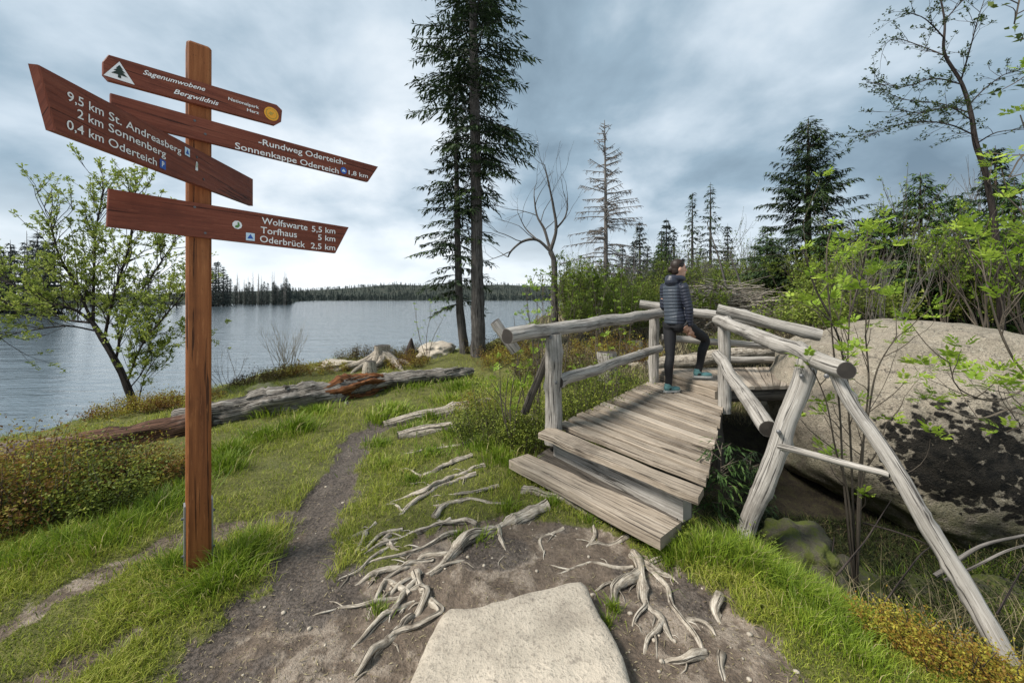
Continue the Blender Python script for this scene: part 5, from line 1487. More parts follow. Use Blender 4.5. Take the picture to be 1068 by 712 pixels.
# rowan shoots beside the right railing
b_ = GY(893, 2.95)
S_ = lambda *q: [P(*a) for a in q]
sapling('rowan_sapling', 'bright leafed rowan shoots standing between the right railing and the big boulder', b_, [
    [b_, P(880, 500, 2.9), P(876, 430, 2.85), P(868, 350, 2.8), P(862, 270, 2.75), P(868, 235, 2.75)],
    [b_, P(888, 480, 2.95), P(884, 400, 2.95), P(886, 330, 2.95), P(890, 265, 2.95)],
    [b_, P(900, 470, 3.0), P(906, 400, 3.0), P(903, 340, 3.05), P(912, 290, 3.1)],
    [b_, P(896, 500, 2.9), P(906, 430, 2.8), P(915, 385, 2.75), P(935, 350, 2.7)],
    [b_, P(885, 520, 2.9), P(872, 470, 2.8), P(862, 420, 2.7), P(848, 385, 2.65)],
    [b_, P(898, 510, 2.9), P(915, 470, 2.8), P(925, 440, 2.75)], [P(866, 330, 2.8), P(850, 300, 2.7), P(838, 262, 2.65)], [P(884, 400, 2.95), P(872, 345, 2.8), P(846, 315, 2.7)], [P(886, 330, 2.95), P(900, 280, 3.0), P(905, 240, 3.0)]], 61, M['leaf'], .090, .64, .0085, prob=.46, twl=.26, cat='sapling')
# leafy branch reaching in from the right
b_ = GY(1150, 2.7)
sapling('rowan_sapling', 'rowan reaching its leafy twigs in from the right edge in front of the boulder', b_, [
    [b_, P(1120, 420, 2.75), P(1085, 400, 2.75), P(1040, 418, 2.7), P(1000, 405, 2.65), P(990, 378, 2.65)],
    [P(1120, 420, 2.75), P(1070, 390, 2.7), P(1045, 350, 2.7), P(1030, 300, 2.7), P(1020, 250, 2.75)],
    [b_, P(1130, 330, 2.8), P(1095, 260, 2.85), P(1060, 215, 2.9), P(1030, 190, 2.9)],
    [P(1130, 330, 2.8), P(1100, 240, 2.7), P(1080, 170, 2.65), P(1064, 120, 2.6)],
    [P(1120, 420, 2.75), P(1060, 425, 2.6), P(1020, 436, 2.55), P(975, 420, 2.5)],
    [P(1130, 330, 2.8), P(1090, 310, 2.6), P(1060, 290, 2.55), P(1046, 255, 2.5)],
    [P(1120, 420, 2.75), P(1080, 440, 2.5), P(1050, 450, 2.4)]], 62, M['leaf'], .098, .68, .0085, prob=.38, twl=.24)
# dark twigs of a nearer tree at the top right corner
b_ = GY(1230, 3.4)
sapling('birch_sapling', 'thin twig with small leaves hanging in at the upper right corner', b_, [
    [b_, P(1220, 300, 3.4), P(1160, 100, 3.3), P(1110, 60, 3.2), P(1066, 90, 3.2)], [P(1160, 100, 3.3), P(1110, 10, 3.2), P(1070, -10, 3.2), P(1058, 25, 3.2)], [P(1190, 200, 3.4), P(1120, 170, 3.3), P(1072, 160, 3.3), P(1052, 185, 3.3)]], 63, M['leaf_dark'], .06, .6, .012, prob=.5, twl=.3, rose=False)
# thin saplings round the bridge foot (left)
for i, (lab, px, Y, tops, sz, tone) in enumerate([
    ('thin leafy saplings growing close by the end of the left handrail', 556, 4.3, [(548, 300), (536, 330), (566, 285)], .055, .5),
    ('tall thin sapling with yellow green tufts, behind the left handrail', 585, 5.6, [(584, 292), (577, 305), (598, 300)], .06, .5),
    ('slender sapling behind the middle of the left handrail', 622, 6.8, [(618, 290), (632, 300)], .06, .45),
    ('bushy green sapling standing left of the walker, behind the railing', 655, 8.0, [(648, 285), (660, 300), (672, 296), (640, 305)], .07, .4),
    ('leafy shoots left of the front bridge post', 535, 3.9, [(521, 375), (541, 368), (512, 398), (553, 380), (530, 390)], .06, .58),
    ('thin sapling with yellow green tufts rising over the near end of the left handrail', 562, 4.6, [(560, 315), (552, 340), (571, 330)], .06, .6),
    ('green shoots between the two left bridge posts', 640, 5.2, [(632, 350), (648, 345), (655, 358), (625, 362)], .06, .5),
    ('spindly sapling with few buds at the water beside the slim spruce', 446, 8.6, [(432, 318), (450, 325), (463, 330)], .05, .4),
    ('leafy green shoots growing under the left handrail, behind the front post', 612, 4.9, [(605, 372), (620, 380), (632, 372), (598, 390)], .055, .5)]):
    b_ = GY(px, Y); rg = random.Random(i)
    sapling('sapling', lab, b_, [[b_, b_.lerp(P(a, c, Y), .5) + Vector((rg.uniform(-.08, .08), rg.uniform(-.1, .1), 0)), P(a, c, Y + rg.uniform(-.2, .2))] for a, c in tops], 70 + i, M['leaf'], sz, tone, .008, prob=.38, twl=.2, leaves=4)
# bare twig bush at the shore
def twig_bush(label, base, spread, h, nst, seed, mat='deadtwig', name='twig_bush', group=None, depth=2, r=.006):
    rng = random.Random(seed); mb = MB(); tips = []
    for i in range(nst):
        d = Vector((rng.uniform(-1, 1) * spread, rng.uniform(-1, 1) * spread, 1))
        grow(mb, tips, Vector(base) + Vector((rng.uniform(-.2, .2), rng.uniform(-.2, .2), -.03)), d, h * rng.uniform(.35, .6), r, depth, rng, .35, .1, (1, 3), .7, .12, 4)
    return tag(mb.build(name, M[mat], at=base), label, 'bush', group)
twig_bush('pale leafless twig bush at the shore left of the stump', GY(300, 9.6), .6, 1.0, 26, 3, 'straw')
twig_bush('small dark leafless twigs at the water beside the signpost', GY(236, 8.2), .7, .8, 8, 4)

# bare crooked tree on the shore
rng = random.Random(21)
g = g_at(579, 13.0); root = empty('bare_tree', g, 'leafless crooked tree with forked limbs between the tallest spruce and the dead spruce', 'tree')
mb = MB(); tips = []
T = lambda px, py, dy=0: P(px, py, 13.0 + dy)
for pts, r0, r1 in [([g, T(578, 310), T(578, 275), T(574, 262)], .13, .085), ([T(574, 262), T(560, 250), T(545, 252), T(533, 262), T(530, 268)], .06, .022), ([T(574, 262), T(568, 240, .2), T(560, 225, .3), T(557, 205, .4)], .06, .02),
                    ([T(574, 262), T(580, 240, -.2), T(577, 215, -.3), T(572, 190, -.4), T(568, 172, -.4)], .065, .012), ([T(579, 240, -.2), T(590, 225), T(592, 205)], .04, .012), ([T(560, 250), T(548, 238, .3), T(540, 222, .4)], .03, .01)]:
    tube(mb, pts, [r0, (r0 + r1) / 2, r1], 8, .1, .15, 2, int(r0 * 1000), caps=False)
    c, _ = catmull(pts, .28)
    for i in range(2, len(c)):
        if rng.random() < .9 and pts[0] is not g:
            d = (c[i] - c[i - 1]).normalized() * .6 + Vector((rng.uniform(-1, 1), rng.uniform(-.7, .7), rng.uniform(-.2, 1)))
            grow(mb, tips, c[i], d, rng.uniform(.5, 1.0), r1 * .8, 2, rng, .6, .12, (1, 3), .7, .2, 4)
mb.build('trunk', [M['bark_grey'], M['bark_grey']], root)

# tall crooked rowan against the sky at the right
rng = random.Random(33)
YT = 8.5
g = g_at(1046, YT); root = empty('rowan_tree', g, 'tall thin crooked rowan with flat sprays of small leaves at the upper right', 'tree')
mb = MB(); cl = Cloud()
T = lambda px, py, dy=0: P(px, py, YT + dy)
MAIN = [g, T(1040, 260), T(1030, 190), T(1018, 150), T(1012, 115), T(1002, 85), T(985, 55), T(985, 20), T(975, -25)]
tube(mb, MAIN, [.065, .058, .05, .04, .03, .022, .010], 9, .1, .12, 5, 3, caps=False)
tips = []
for pts in [[T(1014, 140), T(990, 130, -.4), T(955, 127, -.7), T(915, 138, -.9), T(900, 145, -1)], [T(1012, 118), T(980, 108, .4), T(945, 104, .6), T(912, 92, .7)], [T(1003, 88), T(975, 82, -.5), T(945, 90, -.8), T(918, 88, -.9)],
            [T(990, 60), T(965, 50, .4), T(935, 40, .6), T(925, 45, .6)], [T(985, 40), T(965, 20, -.3), T(945, 12, -.4)], [T(1010, 110), T(1030, 90, .4), T(1055, 75, .6), T(1080, 78, .7)], [T(1002, 85), T(1012, 50, -.4), T(1020, 20, -.6), T(1030, -10, -.6)],
            [T(985, 22), T(1000, 5, .3), T(1015, -10, .4)], [T(1018, 150), T(1040, 138, -.4), T(1070, 135, -.6)], [T(1013, 125), T(990, 112, -.6), T(960, 118, -1), T(930, 112, -1.2)]]:
    tube(mb, pts, [.015, .010, .004], 6, .1, .1, 1, 7, caps=False)
    c, tt = catmull(pts, .065)
    for i in range(2, len(c)):
        if rng.random() < .62:
            d = (c[i] - c[i - 1]).normalized() * .9 + Vector((rng.uniform(-.8, .8), rng.uniform(-1, 1), rng.uniform(-.25, .3)))
            grow(mb, tips, c[i], d, rng.uniform(.16, .42), .006, 1, rng, .5, .0, (2, 2), .7, .15, 3, 2)
mb.build('trunk', [M['blackbark'], M['blackbark']], root)
for p, d, e_ in tips: leafy(cl, p, d, rng, .055, 4, .3)
cl.build('crown', M['leaf_dark'], root)

# young broadleaved trees and bushes behind the boulder and the bridge
for i, (lab, px, Y, h, sp, mat, tn, nst, lf) in enumerate([
    ('yellow green leafy tree below the tall crooked rowan', 1030, 8.0, 2.9, .30, 'leaf', .5, 7, 5), ('fresh green bush right of the young spruces, at the right edge', 1075, 8.8, 3.0, .35, 'leaf', .42, 7, 5),
    ('slim leafy tree in front of the dense middle-sized spruce', 985, 9.5, 2.6, .25, 'leaf_soft', .55, 5, 5), ('pale budding birch rising over the spruces behind the boulder', 928, 11.0, 3.7, .28, 'leaf_soft', .5, 4, 2),
    ('green bushy sapling below the broad spruce', 840, 9.5, 2.0, .35, 'leaf_soft', .45, 6, 5), ('light green sapling left of the broad spruce, behind the brush pile', 790, 17, 2.8, .3, 'leaf_soft', .4, 6, 4),
    ('olive bush behind the bare crooked tree', 600, 14, 1.9, .4, 'leaf_soft', .35, 9, 4), ('olive bush below the dead spruce', 645, 14.5, 2.1, .4, 'leaf_soft', .3, 9, 4),
    ('green bush beyond the walker', 680, 15.5, 2.0, .4, 'leaf_soft', .3, 8, 4), ('twiggy young birch left of the broad spruce', 768, 19, 4.2, .22, 'leaf_soft', .25, 5, 1),
    ('leafy bush between the two groups of young spruces', 885, 10.5, 2.3, .35, 'leaf', .35, 6, 4), ('bare grey sapling rising beside the pale budding birch', 985, 14, 5.2, .14, 'leaf_dark', .3, 3, 0),
    ('bare branching sapling at the right behind the fresh green bush', 1015, 15, 5.6, .16, 'leaf_dark', .3, 3, 0), ('low leafy bush behind the far bridge railing', 745, 10.5, 1.3, .5, 'leaf_soft', .4, 7, 4),
    ('leafy bush on the shore behind the left railing', 600, 9.5, 1.3, .5, 'leaf_soft', .45, 8, 4)]):
    rng = random.Random(100 + i); g = g_at(px, Y); root = empty('young_tree' if 'tree' in lab or 'sapling' in lab or 'birch' in lab else 'bush', g, lab, 'tree' if 'tree' in lab or 'birch' in lab else 'bush')
    mb = MB(); cl = Cloud(); tips = []
    for s_ in range(nst):
        d = Vector((rng.uniform(-1, 1) * sp, rng.uniform(-1, 1) * sp, 1))
        grow(mb, tips, g + Vector((rng.uniform(-.3, .3) * sp, rng.uniform(-.3, .3) * sp, -.05)), d, h * rng.uniform(.30, .48), .012 + h * .004, 3, rng, .55, .22, (2, 3), .72, .15, 5, 2)
    mb.build('trunk', M['twig'] if lf else M['deadtwig'], root)
    if lf:
        for p, d, e_ in tips: leafy(cl, p, d, rng, rng.uniform(.055, .095), lf, tn)
        cl.build('crown', M[mat], root)

# thicket behind the bridge and the boulder: leafy bushes, grey twigs, young spruces
bproto = []
for i in range(4):
    rng = random.Random(400 + i); root = empty('bush', (0, 300, -80 - 3 * i)); mb = MB(); cl = Cloud(); tips = []
    for s_ in range(9):
        d = Vector((rng.uniform(-1, 1) * .5, rng.uniform(-1, 1) * .5, 1))
        grow(mb, tips, Vector((rng.uniform(-.25, .25), rng.uniform(-.25, .25), -.05 + 0)) + root.location, d, rng.uniform(.7, 1.0), .018, 3, rng, .55, .2, (2, 3), .72, .15, 4, 2)
    mb.build('trunk', M['deadtwig'] if i % 2 else M['twig'], root)
    for p, d, e_ in tips: leafy(cl, p, d, rng, rng.uniform(.05, .085), (4, 3, 6, 2)[i], (.2, .12, .35, .25)[i])
    cl.build('crown', M['leaf_soft'], root); bproto.append(root)
tproto = [twig_bush('', (0, 300, -100 - 3 * i), .55, 2.0, 14, 500 + i, 'deadtwig', 'twig_bush', None, 3, .011) for i in range(2)]
rng = random.Random(5); ub = set()
spots = [(rng.uniform(595, 690), rng.uniform(11, 24)) for _ in range(26)] + [(rng.uniform(700, 830), rng.uniform(15, 30)) for _ in range(26)] + [(rng.uniform(820, 1110), rng.uniform(9.5, 20)) for _ in range(46)]
for i, (px, Y) in enumerate(spots):
    k = i % 4; o = bproto[k] if k not in ub else copy_tree(bproto[k]); ub.add(k)
    o.location = GY(px, Y); q = rng.uniform(.55, 1.15) * (.75 + Y * .022); o.scale = (q * 1.1, q * 1.1, q); o.rotation_euler = (0, 0, rng.uniform(0, 6.28))
    tag(o, 'leafing bush in the thicket behind the bridge and the boulder', 'bush', 'bushes of the thicket')
ub = set()
for i in range(64):
    px, Y = (rng.uniform(600, 840), rng.uniform(14.5, 26)) if i < 36 else (rng.uniform(830, 1110), rng.uniform(9, 18))
    k = i % 2; o = tproto[k] if k not in ub else tproto[k].copy()
    if k in ub: COL.objects.link(o)
    ub.add(k); o.location = GY(px, Y); q = rng.uniform(.6, 1.3); o.scale = (q, q, q); o.rotation_euler = (0, 0, rng.uniform(0, 6.28))
    tag(o, 'bare grey twig bush in the thicket behind the bridge and the boulder', 'bush', 'bare bushes of the thicket')
for i, (px, Y, h_, r_) in enumerate([(862, 11.5, 3.0, 1.3), (922, 10.8, 3.5, 1.5), (1000, 10.4, 3.7, 1.5), (1058, 10.2, 4.0, 1.5), (800, 16, 3.6, 1.4), (690, 18, 3.4, 1.3)]):
    conifer('spruce_tree', ['young bright spruce left below the broad spruce', 'young spruce directly behind the top of the big boulder', 'young spruce behind the shoulder of the big boulder', 'young spruce at the right behind the big boulder', 'young spruce between brush pile and broad spruce', 'young spruce behind the walker, left of the small stand'][i],
            GY(px, Y), h_, .05, r_, 600 + i, M['needle_mid'], M['bark_brown'], whorl=.26, trunk_r=.06, nb=6, spr=(.14, .055))
# brush pile
rng = random.Random(44)
g = g_at(755, 12.0); mb = MB()
for i in range(380):
    u = rng.gauss(0, 1); a = rng.uniform(-.5, .5) + rng.choice((0, 0, .5, 2.4)); L = rng.uniform(.5, 2.2)
    c = g + Vector((u * 1.15, rng.gauss(0, .7), max(.03, (1.35 - .35 * abs(u)) * rng.uniform(.05, 1.05))))
    d = Vector((math.cos(a), rng.uniform(-.7, .7), rng.uniform(-.25, .45))).normalized()
    r = rng.choice((.010, .014, .022, .035))
    q = Vector((rng.uniform(-.1, .1), 0, rng.uniform(-.08, .1)))
    tube(mb, [c - d * L / 2, c + q, c + d * L / 2], [r, r * .85, r * .4], 5, .4, .1, 0, i, caps=False)
tag(mb.build('brush_pile', [M['root'], M['rail_end']], at=g), 'heap of grey dead branches piled behind the bridge and the walker', 'brush pile')
for i, (px, Y, h, ln) in enumerate([(765, 13, 3.4, -.9), (782, 12.6, 2.4, -.7), (660, 17, 3.4, .1), (655, 16.5, 3.0, -.1)]):
    g = g_at(px, Y); mb = MB(); tube(mb, [g, g + Vector((ln * .4, 0, h * .5)), g + Vector((ln, 0, h))], [.05, .035, .012], 6, .2, .1, 2, i)
    lab = ['long dead pole leaning over the brush pile', 'shorter dead pole leaning beside the long one', 'upright dead stem right of the dead spruce', 'shorter upright dead stem close to the dead spruce'][i]
    tag(mb.build('dead_tree', [M['deadtwig'], M['deadtwig']], at=g), lab, 'dead tree')

# ------------------------------------------------------------------ far trees
protos = []
far_spots = []
rng = random.Random(9)
for i in range(22): far_spots.append((rng.uniform(-60, 62), rng.uniform(52, 74), rng.uniform(7, 13.5), 'near left'))
for i in range(10): far_spots.append((rng.uniform(62, 215), rng.uniform(90, 130), rng.uniform(7, 12), 'near left'))
for px, Y, h in [(222, 112, 12), (228, 116, 14), (233, 114, 12), (216, 110, 12), (225, 118, 14), (237, 118, 10)] + [(rng.uniform(218, 304), rng.uniform(138, 172), rng.uniform(4.5, 10)) for _ in range(60)]: far_spots.append((px, Y, h, 'near left'))
def land_far(px, Y):
    r = (px - CX) / F_PX; k = max(0, (Y - float(far_y(np.array(r)))) / 420)
    return Vector((r * Y, Y, max(float(hill_z(np.array(r), np.array(k))), Z_WATER)))
for i in range(3):
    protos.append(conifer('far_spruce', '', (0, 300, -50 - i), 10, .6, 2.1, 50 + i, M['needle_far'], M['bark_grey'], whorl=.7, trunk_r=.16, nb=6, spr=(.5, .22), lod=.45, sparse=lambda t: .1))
used = set()
for i, (px, Y, h, _) in enumerate(far_spots):
    k = i % 3
    o = protos[k] if k not in used else copy_tree(protos[k])
    used.add(k)
    o.location = land_far(px, Y); s_ = h / 10 * 1.0
    o.scale = (s_ * .95, s_ * .95, s_); o.rotation_euler = (0, 0, rng.uniform(0, 6.28))
    if px > 210: tag(o, 'dark spruce in the clump at the end of the wooded point beyond the signpost', 'tree', 'spruces on the wooded point')
    else: tag(o, 'dark spruce on the near left shore behind the leaning rowan', 'tree', 'spruces on the left shore')
dp = None
dead_spots = [(28, 60, 13), (40, 62, 12), (52, 66, 9), (12, 58, 10)] + [(rng.uniform(236, 300), rng.uniform(150, 178), rng.uniform(7, 14)) for _ in range(42)]
for i, (px, Y, h) in enumerate(dead_spots):
    if dp is None: dp = dead_spruce('', (0, 300, -60), 10, 2.5, 1.3, 77, name='dead_far_spruce', step=.30, tr=.14, fine=.35); o = dp
    else: o = copy_tree(dp)
    o.location = land_far(px, Y); s_ = h / 10; o.scale = (s_, s_, s_); o.rotation_euler = (0, 0, rng.uniform(0, 6.28))
    if px < 100: tag(o, 'bare dead spruce on the near left shore among dark spruces', 'tree', 'dead spruces on the left shore')
    else: tag(o, 'bare grey tree of the thin wood on the point beyond the signpost', 'tree', 'bare trees on the wooded point')
# the far-off wood, one mass
rs_ = np.random.RandomState(4)
cs, ds, ns, ls, ws, ts = [], [], [], [], [], []
def far_tree(x, y, z, h, wd, dark, n=16):
    t = np.sort(rs_.uniform(.08, 1, n)); az = rs_.uniform(0, 6.28, n)
    R_ = wd * (1.02 - t)
    c = np.stack([np.full(n, x), np.full(n, y), z + h * (.12 + .88 * t)], 1)
    d = np.stack([np.cos(az) * R_, np.sin(az) * R_, -h * .16 * np.ones(n)], 1)
    cs.append(c); ds.append(d); ns.append(np.stack([np.cos(az) * .3, np.sin(az) * .3, np.ones(n)], 1)); L = np.linalg.norm(d, axis=1)
    ls.append(L * rs_.uniform(.8, 1.2, n)); ws.append(L * .85 + .25); ts.append(np.clip(dark + rs_.uniform(-.2, .2, n), 0, 1))
    cs.append(np.array([[x, y, z]])); ds.append(np.array([[0, 0, 1.]])); ns.append(np.array([[0, 1., 0]])); ls.append(np.array([h * 1.02])); ws.append(np.array([wd * .35])); ts.append(np.array([dark * .5]))
for i in range(4200):
    r = rs_.uniform(-.62, .30) if i < 3300 else rs_.uniform(.18, 2.6)
    k = rs_.uniform(0, 1) ** 1.5 if r < .24 else rs_.uniform(.02, 1)
    if i < 500: k = rs_.uniform(0, .04); 
    y = float(far_y(np.array(r))) + k * 420
    if r > .24 and y < 130: continue
    z = float(hill_z(np.array(r), np.array(k)))
    h = rs_.uniform(3, 7) * (1 if r < .24 else 1.1)
    far_tree(r * y, y, z, h, h * rs_.uniform(.14, .24), rs_.uniform(.1, .9), 14)
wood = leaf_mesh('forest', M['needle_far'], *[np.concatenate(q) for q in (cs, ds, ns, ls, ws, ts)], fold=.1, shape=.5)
tag(wood, 'far-off dark wood along the other shore and the hills', 'forest', kind='stuff')
# middle-distance scrub at the right: bare and half-dead trees, young spruces
rng = random.Random(71)
sp_ = [(rng.uniform(665, 1150), rng.uniform(22, 55), rng.uniform(2.5, 6)) for _ in range(60)] + [(rng.uniform(600, 700), rng.uniform(22, 60), rng.uniform(2, 4.5)) for _ in range(22)]
for i, (px, Y, h) in enumerate(sp_):
    dead = rng.random() < .45
    o = copy_tree(dp if dead else protos[i % 3])
    o.location = GY(px, Y); s_ = h / 10; o.scale = (s_ * 1.05, s_ * 1.05, s_); o.rotation_euler = (0, 0, rng.uniform(0, 6.28))
    if dead: tag(o, 'bare dead tree in the scrub behind the bridge', 'tree', 'dead trees in the scrub behind the bridge')
    else: tag(o, 'young spruce in the scrub behind the bridge', 'tree', 'young spruces in the scrub behind the bridge')

# ------------------------------------------------------------------ low shrubs
def shrub(label, base, rx, ry, h, nl, seed, mat, leaf=.016, group=None, name='shrub', cat='shrub', stem=True):
    rng = np.random.RandomState(seed); base = Vector(base)
    root = empty(name, base, label, cat, group)
    nst = max(14, int(nl / 38))
    a = rng.uniform(0, 6.283, nst); q = np.sqrt(rng.uniform(0, 1, nst))
    bx, by = base.x + np.cos(a) * q * rx * .85, base.y + np.sin(a) * q * ry * .85
    bz = H(bx, by)
    lean = rng.normal(0, .22, (nst, 2)) + np.stack([np.cos(a), np.sin(a)], 1) * q[:, None] * .25
    hh = h * (1 - .5 * q ** 2) * rng.uniform(.45, 1.3, nst) * (.55 + .95 * fbm(bx * 3.2, by * 3.2, 33, 3))
    si = rng.randint(0, nst, nl); u = rng.uniform(.2, 1.04, nl) ** .8
    c = np.stack([bx[si] + lean[si, 0] * hh[si] * u, by[si] + lean[si, 1] * hh[si] * u, bz[si] + hh[si] * u], 1) + rng.normal(0, .016 + leaf * .9, (nl, 3)) * np.array([1, 1, .8])
    d = rng.normal(0, 1, (nl, 3)); d[:, 2] = np.abs(d[:, 2]) * .8
    n_ = rng.normal(0, .6, (nl, 3)); n_[:, 2] += 1
    st_t = np.clip(rng.uniform(.0, .55, nst) + (fbm(bx * 4.5, by * 4.5, 15, 3) - .3) * 1.0, 0, 1)
    t = np.clip(st_t[si] + rng.normal(0, .18, nl) + (u - .6) * .35, 0, 1)
    leaf_mesh('foliage', mat, c, d, n_, leaf * rng.uniform(.6, 1.5, nl), leaf * rng.uniform(.4, .8, nl), t, root)
    if stem:
        mb = MB()
        for i in range(0, nst, 2):
            p = Vector((bx[i], by[i], bz[i] - .02)); e_ = Vector((lean[i, 0], lean[i, 1], 1)) * hh[i]
            tube(mb, [p, p + e_ * .5 + Vector((.01, 0, 0)), p + e_], [.004, .003, .0015], 3, .3, 0, 0, 1, caps=False)
        mb.build('stems', M['twig'], root)
    return root
for i, (lab, px, Y, rx, ry, h, nl, mat, lf) in enumerate([
    ('large rusty olive bilberry bush at the left edge in front of the dark log', 18, 2.85, .62, .46, .46, 11000, 'heath', .023),
    ('yellow green bilberry bush between the left edge bush and the signpost', 92, 3.0, .55, .44, .40, 9500, 'heath_green', .022),
    ('small reddish bilberry bush close behind the signpost', 150, 3.3, .42, .34, .34, 5200, 'heath', .022),
    ('bilberry bush at the left edge farther back beside the log', -45, 2.9, .7, .5, .42, 8000, 'heath', .018),
    ('heather mound in front of the rowan foot at the bank', 140, 6.3, .8, .5, .26, 4500, 'heath', .026),
    ('heather along the bank edge between rowan and pale stone', 190, 6.4, .7, .5, .24, 4000, 'heath', .026),
    ('dark heather mound on the bank left of the twig bush', 275, 7.9, .8, .5, .24, 3500, 'heath_dark', .03),
    ('heather strip on the bank behind the bleached log', 325, 8.2, .9, .5, .20, 3500, 'heath', .03),
    ('brown heather mound left of the spreading stump', 372, 9.4, .5, .5, .34, 3000, 'heath_dark', .03),
    ('reddish heather right of the spreading stump', 425, 8.4, .55, .4, .26, 3000, 'heath', .028),
    ('dark heather between the stump and the spruces', 420, 9.6, .6, .4, .32, 3000, 'heath_dark', .03),
    ('heather round the foot of the tallest spruce', 520, 9.4, .9, .5, .40, 4500, 'heath_dark', .03),
    ('green and rusty heather mound left of the bridge railing', 530, 8.2, .8, .6, .36, 4500, 'heath', .03),
    ('yellow green bilberry bush left of the front bridge post', 515, 4.3, .50, .45, .50, 9000, 'heath_green', .02),
    ('bilberry bush at the foot of the front bridge post', 550, 4.1, .32, .38, .50, 6500, 'heath_green', .02),
    ('small orange tinged bilberry bush beside the shorter half sunk log', 498, 5.2, .32, .3, .26, 2500, 'heath', .02),
    ('green undergrowth filling the space under the left handrail', 612, 4.7, .55, .50, .60, 9000, 'heath_green', .022),
    ('bilberry undergrowth below the far half of the left handrail', 645, 5.6, .6, .5, .55, 7500, 'heath_green', .024),
    ('dark undergrowth behind the left railing', 580, 6.6, .9, .6, .5, 5500, 'heath_dark', .03),
    ('rusty heather behind the far end of the left railing', 640, 8.0, 1.1, .7, .5, 5500, 'heath', .032),
    ('low heather behind the second deck', 760, 8.8, 1.1, .6, .35, 4500, 'heath_green', .03),
    ('dark heather in front of the spruces, behind the boulder', 900, 9.6, 1.5, .6, .4, 5000, 'heath_dark', .035),
    ('brown heather strip behind the boulder at the right', 1000, 8.6, 1.2, .6, .34, 5000, 'heath', .03),
    ('yellow orange bilberry bush at the lower right corner', 1010, 1.78, .34, .16, .17, 5500, 'heath_yellow', .013),
    ('orange bilberry bush in front of the gully, left of the corner bush', 940, 1.98, .24, .16, .16, 4500, 'heath_yellow', .013),
    ('yellow green bilberry bush at the right edge beneath the diagonal brace', 1085, 1.85, .30, .2, .16, 4000, 'heath_yellow', .013),
    ('small green bilberry sprigs by the leaning railing post', 790, 2.55, .14, .12, .20, 700, 'heath_green', .017),
    ('small leafy sprig beside the right end of the step', 722, 2.45, .05, .05, .17, 160, 'heath_green', .02),
    ('mossy undergrowth in the gully below the boulder', 940, 3.1, .5, .3, .16, 3500, 'moss', .02),
    ('dark green undergrowth in the gully at the right edge', 1050, 3.0, .6, .4, .22, 4000, 'moss', .02)]):
    shrub(lab, GY(px, Y), rx, ry, h, nl, 300 + i, M[mat], lf)

ug = shrub('', (0.0, 8.0, 0.0), .75, .65, .95, 2600, 888, M['leaf_soft'], .055)
ug2 = shrub('', (0.3, 8.0, 0.0), .75, .65, .85, 2600, 889, M['heath_green'], .05)
rng = random.Random(77)
for i in range(46):
    px, Y = (rng.uniform(600, 690), rng.uniform(10, 18)) if i < 10 else ((rng.uniform(690, 840), rng.uniform(14.5, 22)) if i < 20 else (rng.uniform(835, 1110), rng.uniform(8.8, 15)))
    src = (ug, ug2)[i % 2]; o = src if i < 2 else copy_tree(src)
    o.location = GY(px, Y); q = rng.uniform(.7, 1.35); o.scale = (q, q, q * rng.uniform(.9, 1.5)); o.rotation_euler = (0, 0, rng.uniform(0, 6.28))
    tag(o, 'low green undergrowth in the thicket behind the bridge and the boulder', 'shrub', 'undergrowth of the thicket')
# ------------------------------------------------------------------ grass
rs_ = np.random.RandomState(17)
def scatter(n, y0, y1, r0=-1.6, r1=1.6, p=1.6):
    u = rs_.uniform(0, 1, n); a = 1 - p
    y = (y0 ** a + u * (y1 ** a - y0 ** a)) ** (1 / a)
    r = rs_.uniform(r0, r1, n)
    return r * y, y
def green_at(x, y):
    r = x / y
    k = 1 - dirt_at(x, y)
    k = k * (1 - litter_at(x, y))
    k = k * (y < shore(r) * .88)
    patch = fbm(x * 1.7, y * 1.7, 61, 3)
    return k, patch
# short turf
x, y = scatter(430000, 1.0, 11, -1.9, 1.5, 1.85)
k, patch = green_at(x, y)
keep = rs_.uniform(0, 1, len(x)) < np.clip(k * 1.1 - .12, 0, 1) * (.62 + sstep(.35, .6, patch) * .5)
x, y, patch = x[keep], y[keep], patch[keep]
n_ = len(x); s_ = .55 + .45 * np.clip(y / 3, .5, 2.2)
h = rs_.uniform(.018, .055, n_) * (.6 + 1.1 * sstep(.42, .68, patch)) * np.clip(.6 + y * .16, .7, 1.6)
blade_mesh_o = blade_mesh('short_grass', M['lawn'], np.stack([x, y, H(x, y) - .004], 1), h, rs_.normal(0, 1, (n_, 2)) * h[:, None] * .65, .0042 * s_, np.clip(rs_.normal(.45, .2, n_) + (patch - .5) * .45 + .05, 0, 1))
tag(blade_mesh_o, 'short turf growing over the bank and beside the path', 'grass', kind='stuff')
